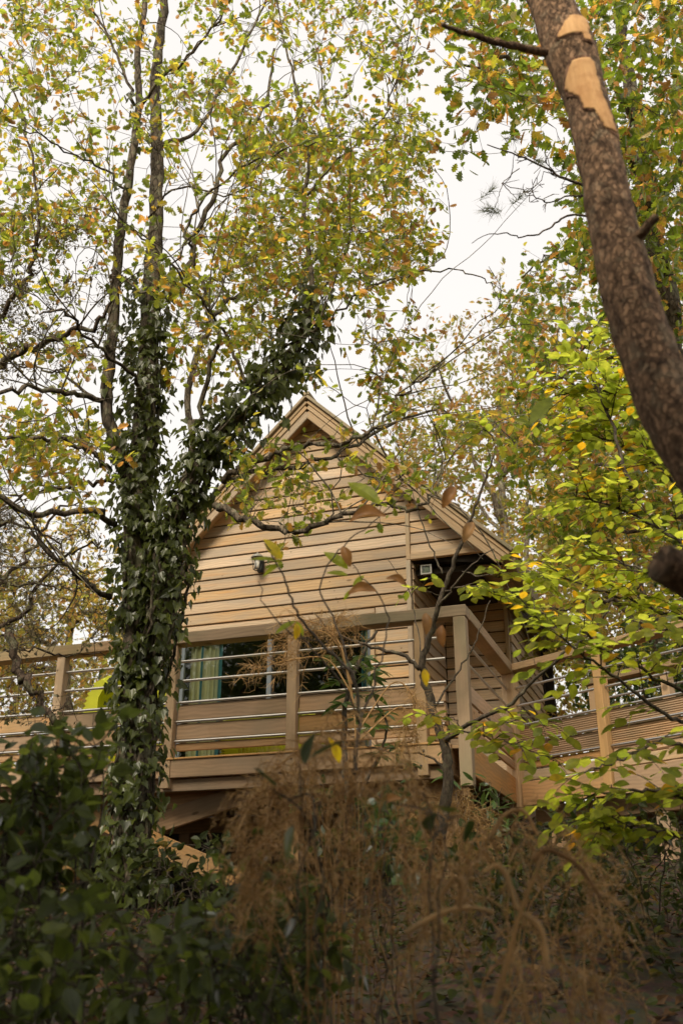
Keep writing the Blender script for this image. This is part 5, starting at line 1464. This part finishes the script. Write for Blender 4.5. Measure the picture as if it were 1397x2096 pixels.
# bent pale stalks arching over the brush
stalks = thing('dead_stalk', 'pale bent dead stalks arching over the brush at lower right', 'stalk', tuple(at(1120, 1980, 2.1)))
for pts in ([(1120, 1985, 2.1), (1105, 1900, 2.1), (1060, 1860, 2.1), (1035, 1790, 2.1), (1015, 1772, 2.1), (990, 1785, 2.1)], [(940, 1860, 2.2), (945, 1820, 2.2), (940, 1802, 2.2), (925, 1800, 2.2), (900, 1840, 2.2)], [(830, 1910, 2.3), (900, 1870, 2.3), (960, 1858, 2.3), (1010, 1868, 2.3)], [(1000, 1720, 2.6), (1030, 1670, 2.6), (1070, 1660, 2.6), (1100, 1710, 2.6)], [(1090, 1760, 2.4), (1120, 1740, 2.4), (1180, 1770, 2.4), (1230, 1840, 2.4)], [(1010, 2060, 2.0), (1040, 1960, 2.0), (1060, 1880, 2.0), (1110, 1750, 2.0)]):
    mb = MB(); p = spline(path(*pts), 8); tube(mb, p, np.linspace(.0065, .004, len(p)), 6); o = mb.build('stalk', M['dry'], stalks, np.array(stalks.location)); o.location = (0, 0, 0)

# ------------------------------------------------------------------ ground cover and litter
def ground_scatter(name, label, n, kind, size, mat, xr, yr, h=(.0, .02), tilt=.35):
    x = rng.uniform(*xr, n); y = rng.uniform(*yr, n); z = ground_z(x, y) + rng.uniform(*h, n)
    a = rng.uniform(0, 2 * pi, n); A = np.stack([np.cos(a), np.sin(a), rng.normal(size=n) * tilt], -1); U = norm(np.array([0, -.2, 1.]) + rng.normal(size=(n, 3)) * tilt)
    P = np.stack([x, y, z], -1); o = link(name, scatter_mesh(name, kind, P, bases(norm(A), U), rng.uniform(*size, n), mat, np.zeros(3)))
    tag(o, label, 'ground cover', kind='stuff')
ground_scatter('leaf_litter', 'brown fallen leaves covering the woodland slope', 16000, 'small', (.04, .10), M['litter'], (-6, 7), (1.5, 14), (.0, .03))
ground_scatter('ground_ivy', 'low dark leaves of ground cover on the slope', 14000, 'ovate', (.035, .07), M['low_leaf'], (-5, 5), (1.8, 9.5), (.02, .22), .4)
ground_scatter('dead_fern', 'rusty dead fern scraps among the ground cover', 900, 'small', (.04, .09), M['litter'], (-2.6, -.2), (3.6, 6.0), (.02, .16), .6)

# ------------------------------------------------------------------ woodland round about: behind the viewer (seen in the panes), shade crowns added overhead, and far off
def far_wood(name, label, spots, nleaf, size, mat, Hr=(9, 13)):
    V = []; P = []; tr = MB()
    for sp in spots:
        x, y, H, R = sp[:4]; cz, hz = sp[4:] if len(sp) > 4 else (H * .62, H * .42)
        z = float(ground_z(x, y)); b = np.array([x, y, z])
        tube(tr, spline([b, b + (rng.normal() * .3, rng.normal() * .3, H * .5), b + (0, 0, H * .95)], 5), np.linspace(.16, .04, 11), 7, False)
        for k in range(7):
            a = rng.uniform(0, 2 * pi); s = b + (0, 0, H * rng.uniform(.3, .75)); e = s + (R * .8 * cos(a), R * .8 * sin(a), H * .15)
            tube(tr, [s, (s + e) / 2 + (0, 0, .2), e], [.05, .03, .01], 5, False)
        v = rng.normal(size=(nleaf, 3)); v = norm(v) * rng.uniform(.3, 1, (nleaf, 1)) ** .6
        az = np.arctan2(v[:, 1], v[:, 0]); m = 1 + .25 * np.sin(3 * az + x) * np.cos(5 * v[:, 2] + y)
        # leaves gather in clumps
        q = b + (0, 0, cz) + v * np.array([R, R, hz]) * m[:, None]
        c = q[rng.integers(0, nleaf, nleaf // 14)]; q = c[rng.integers(0, len(c), nleaf)] + rng.normal(size=(nleaf, 3)) * .28
        P.append(q[q[:, 2] > z + .3])
    P = np.concatenate(P); n = len(P)
    A = norm(rng.normal(size=(n, 3))); U = norm(np.array([0, 0, .7]) + rng.normal(size=(n, 3)) * .7)
    root = thing(name, label, 'woodland'); root['kind'] = 'stuff'
    o = link('foliage', scatter_mesh('foliage', 'small', P, bases(A, U), rng.uniform(*size, n), mat, np.zeros(3)), root); tag(o, kind='stuff')
    o = tr.build('trunks', M['bark'], root); tag(o, kind='stuff')
far_wood('woodland', 'woodland behind the viewer mirrored in the cabin panes, plus unseen crowns added overhead to shade the foreground', [(-2.6, -2.2, 8.5, 2.8, 6.2, 2.0), (-.5, -1.5, 6.6, 2.1, 5.0, 1.2), (-16, -8, 16, 5), (-20, -12, 18, 6), (-22, -6, 17, 5.5), (-18, -16, 19, 6), (-13, -13, 17, 5), (-25, -14, 19, 6), (1.2, -5.5, 9, 3.0), (-7.5, 1.5, 9, 2.8), (-6.5, -6, 12, 3.8), (-1.5, -8.5, 12.5, 4), (4.5, -7, 12, 4), (10, -5, 12, 4), (-12, -3, 14, 4.5), (-9.5, -1, 13, 4), (-15, -6, 15, 5), (-12, -9, 15, 5), (-17, -1, 14, 4.5), (-11, 3, 12, 3.5), (1.5, -13, 13, 4.5), (-6, -14, 13, 4.5), (9, -13, 13, 4.5)], 6500, (.12, .24), M['bush_leaf'])  # first two crowns are unseen, added only to darken the foreground
far_wood('far_woodland', 'pale far woodland closing the view behind the cabin', [(-12, 24, 7, 3.2), (-8.5, 27, 7, 3.2), (-14, 20, 7, 3), (-5, 30, 6, 3), (7, 27, 10, 3.6), (12, 24, 11, 3.8), (10, 18, 9, 3), (14, 17, 10, 3.4), (3, 30, 9, 3.4), (-17, 26, 8, 3.5)], 2600, (.14, .26), M['oak_leaf_pale'])

for o in list(SC.objects):
    if '_local' in o: del o['_local']
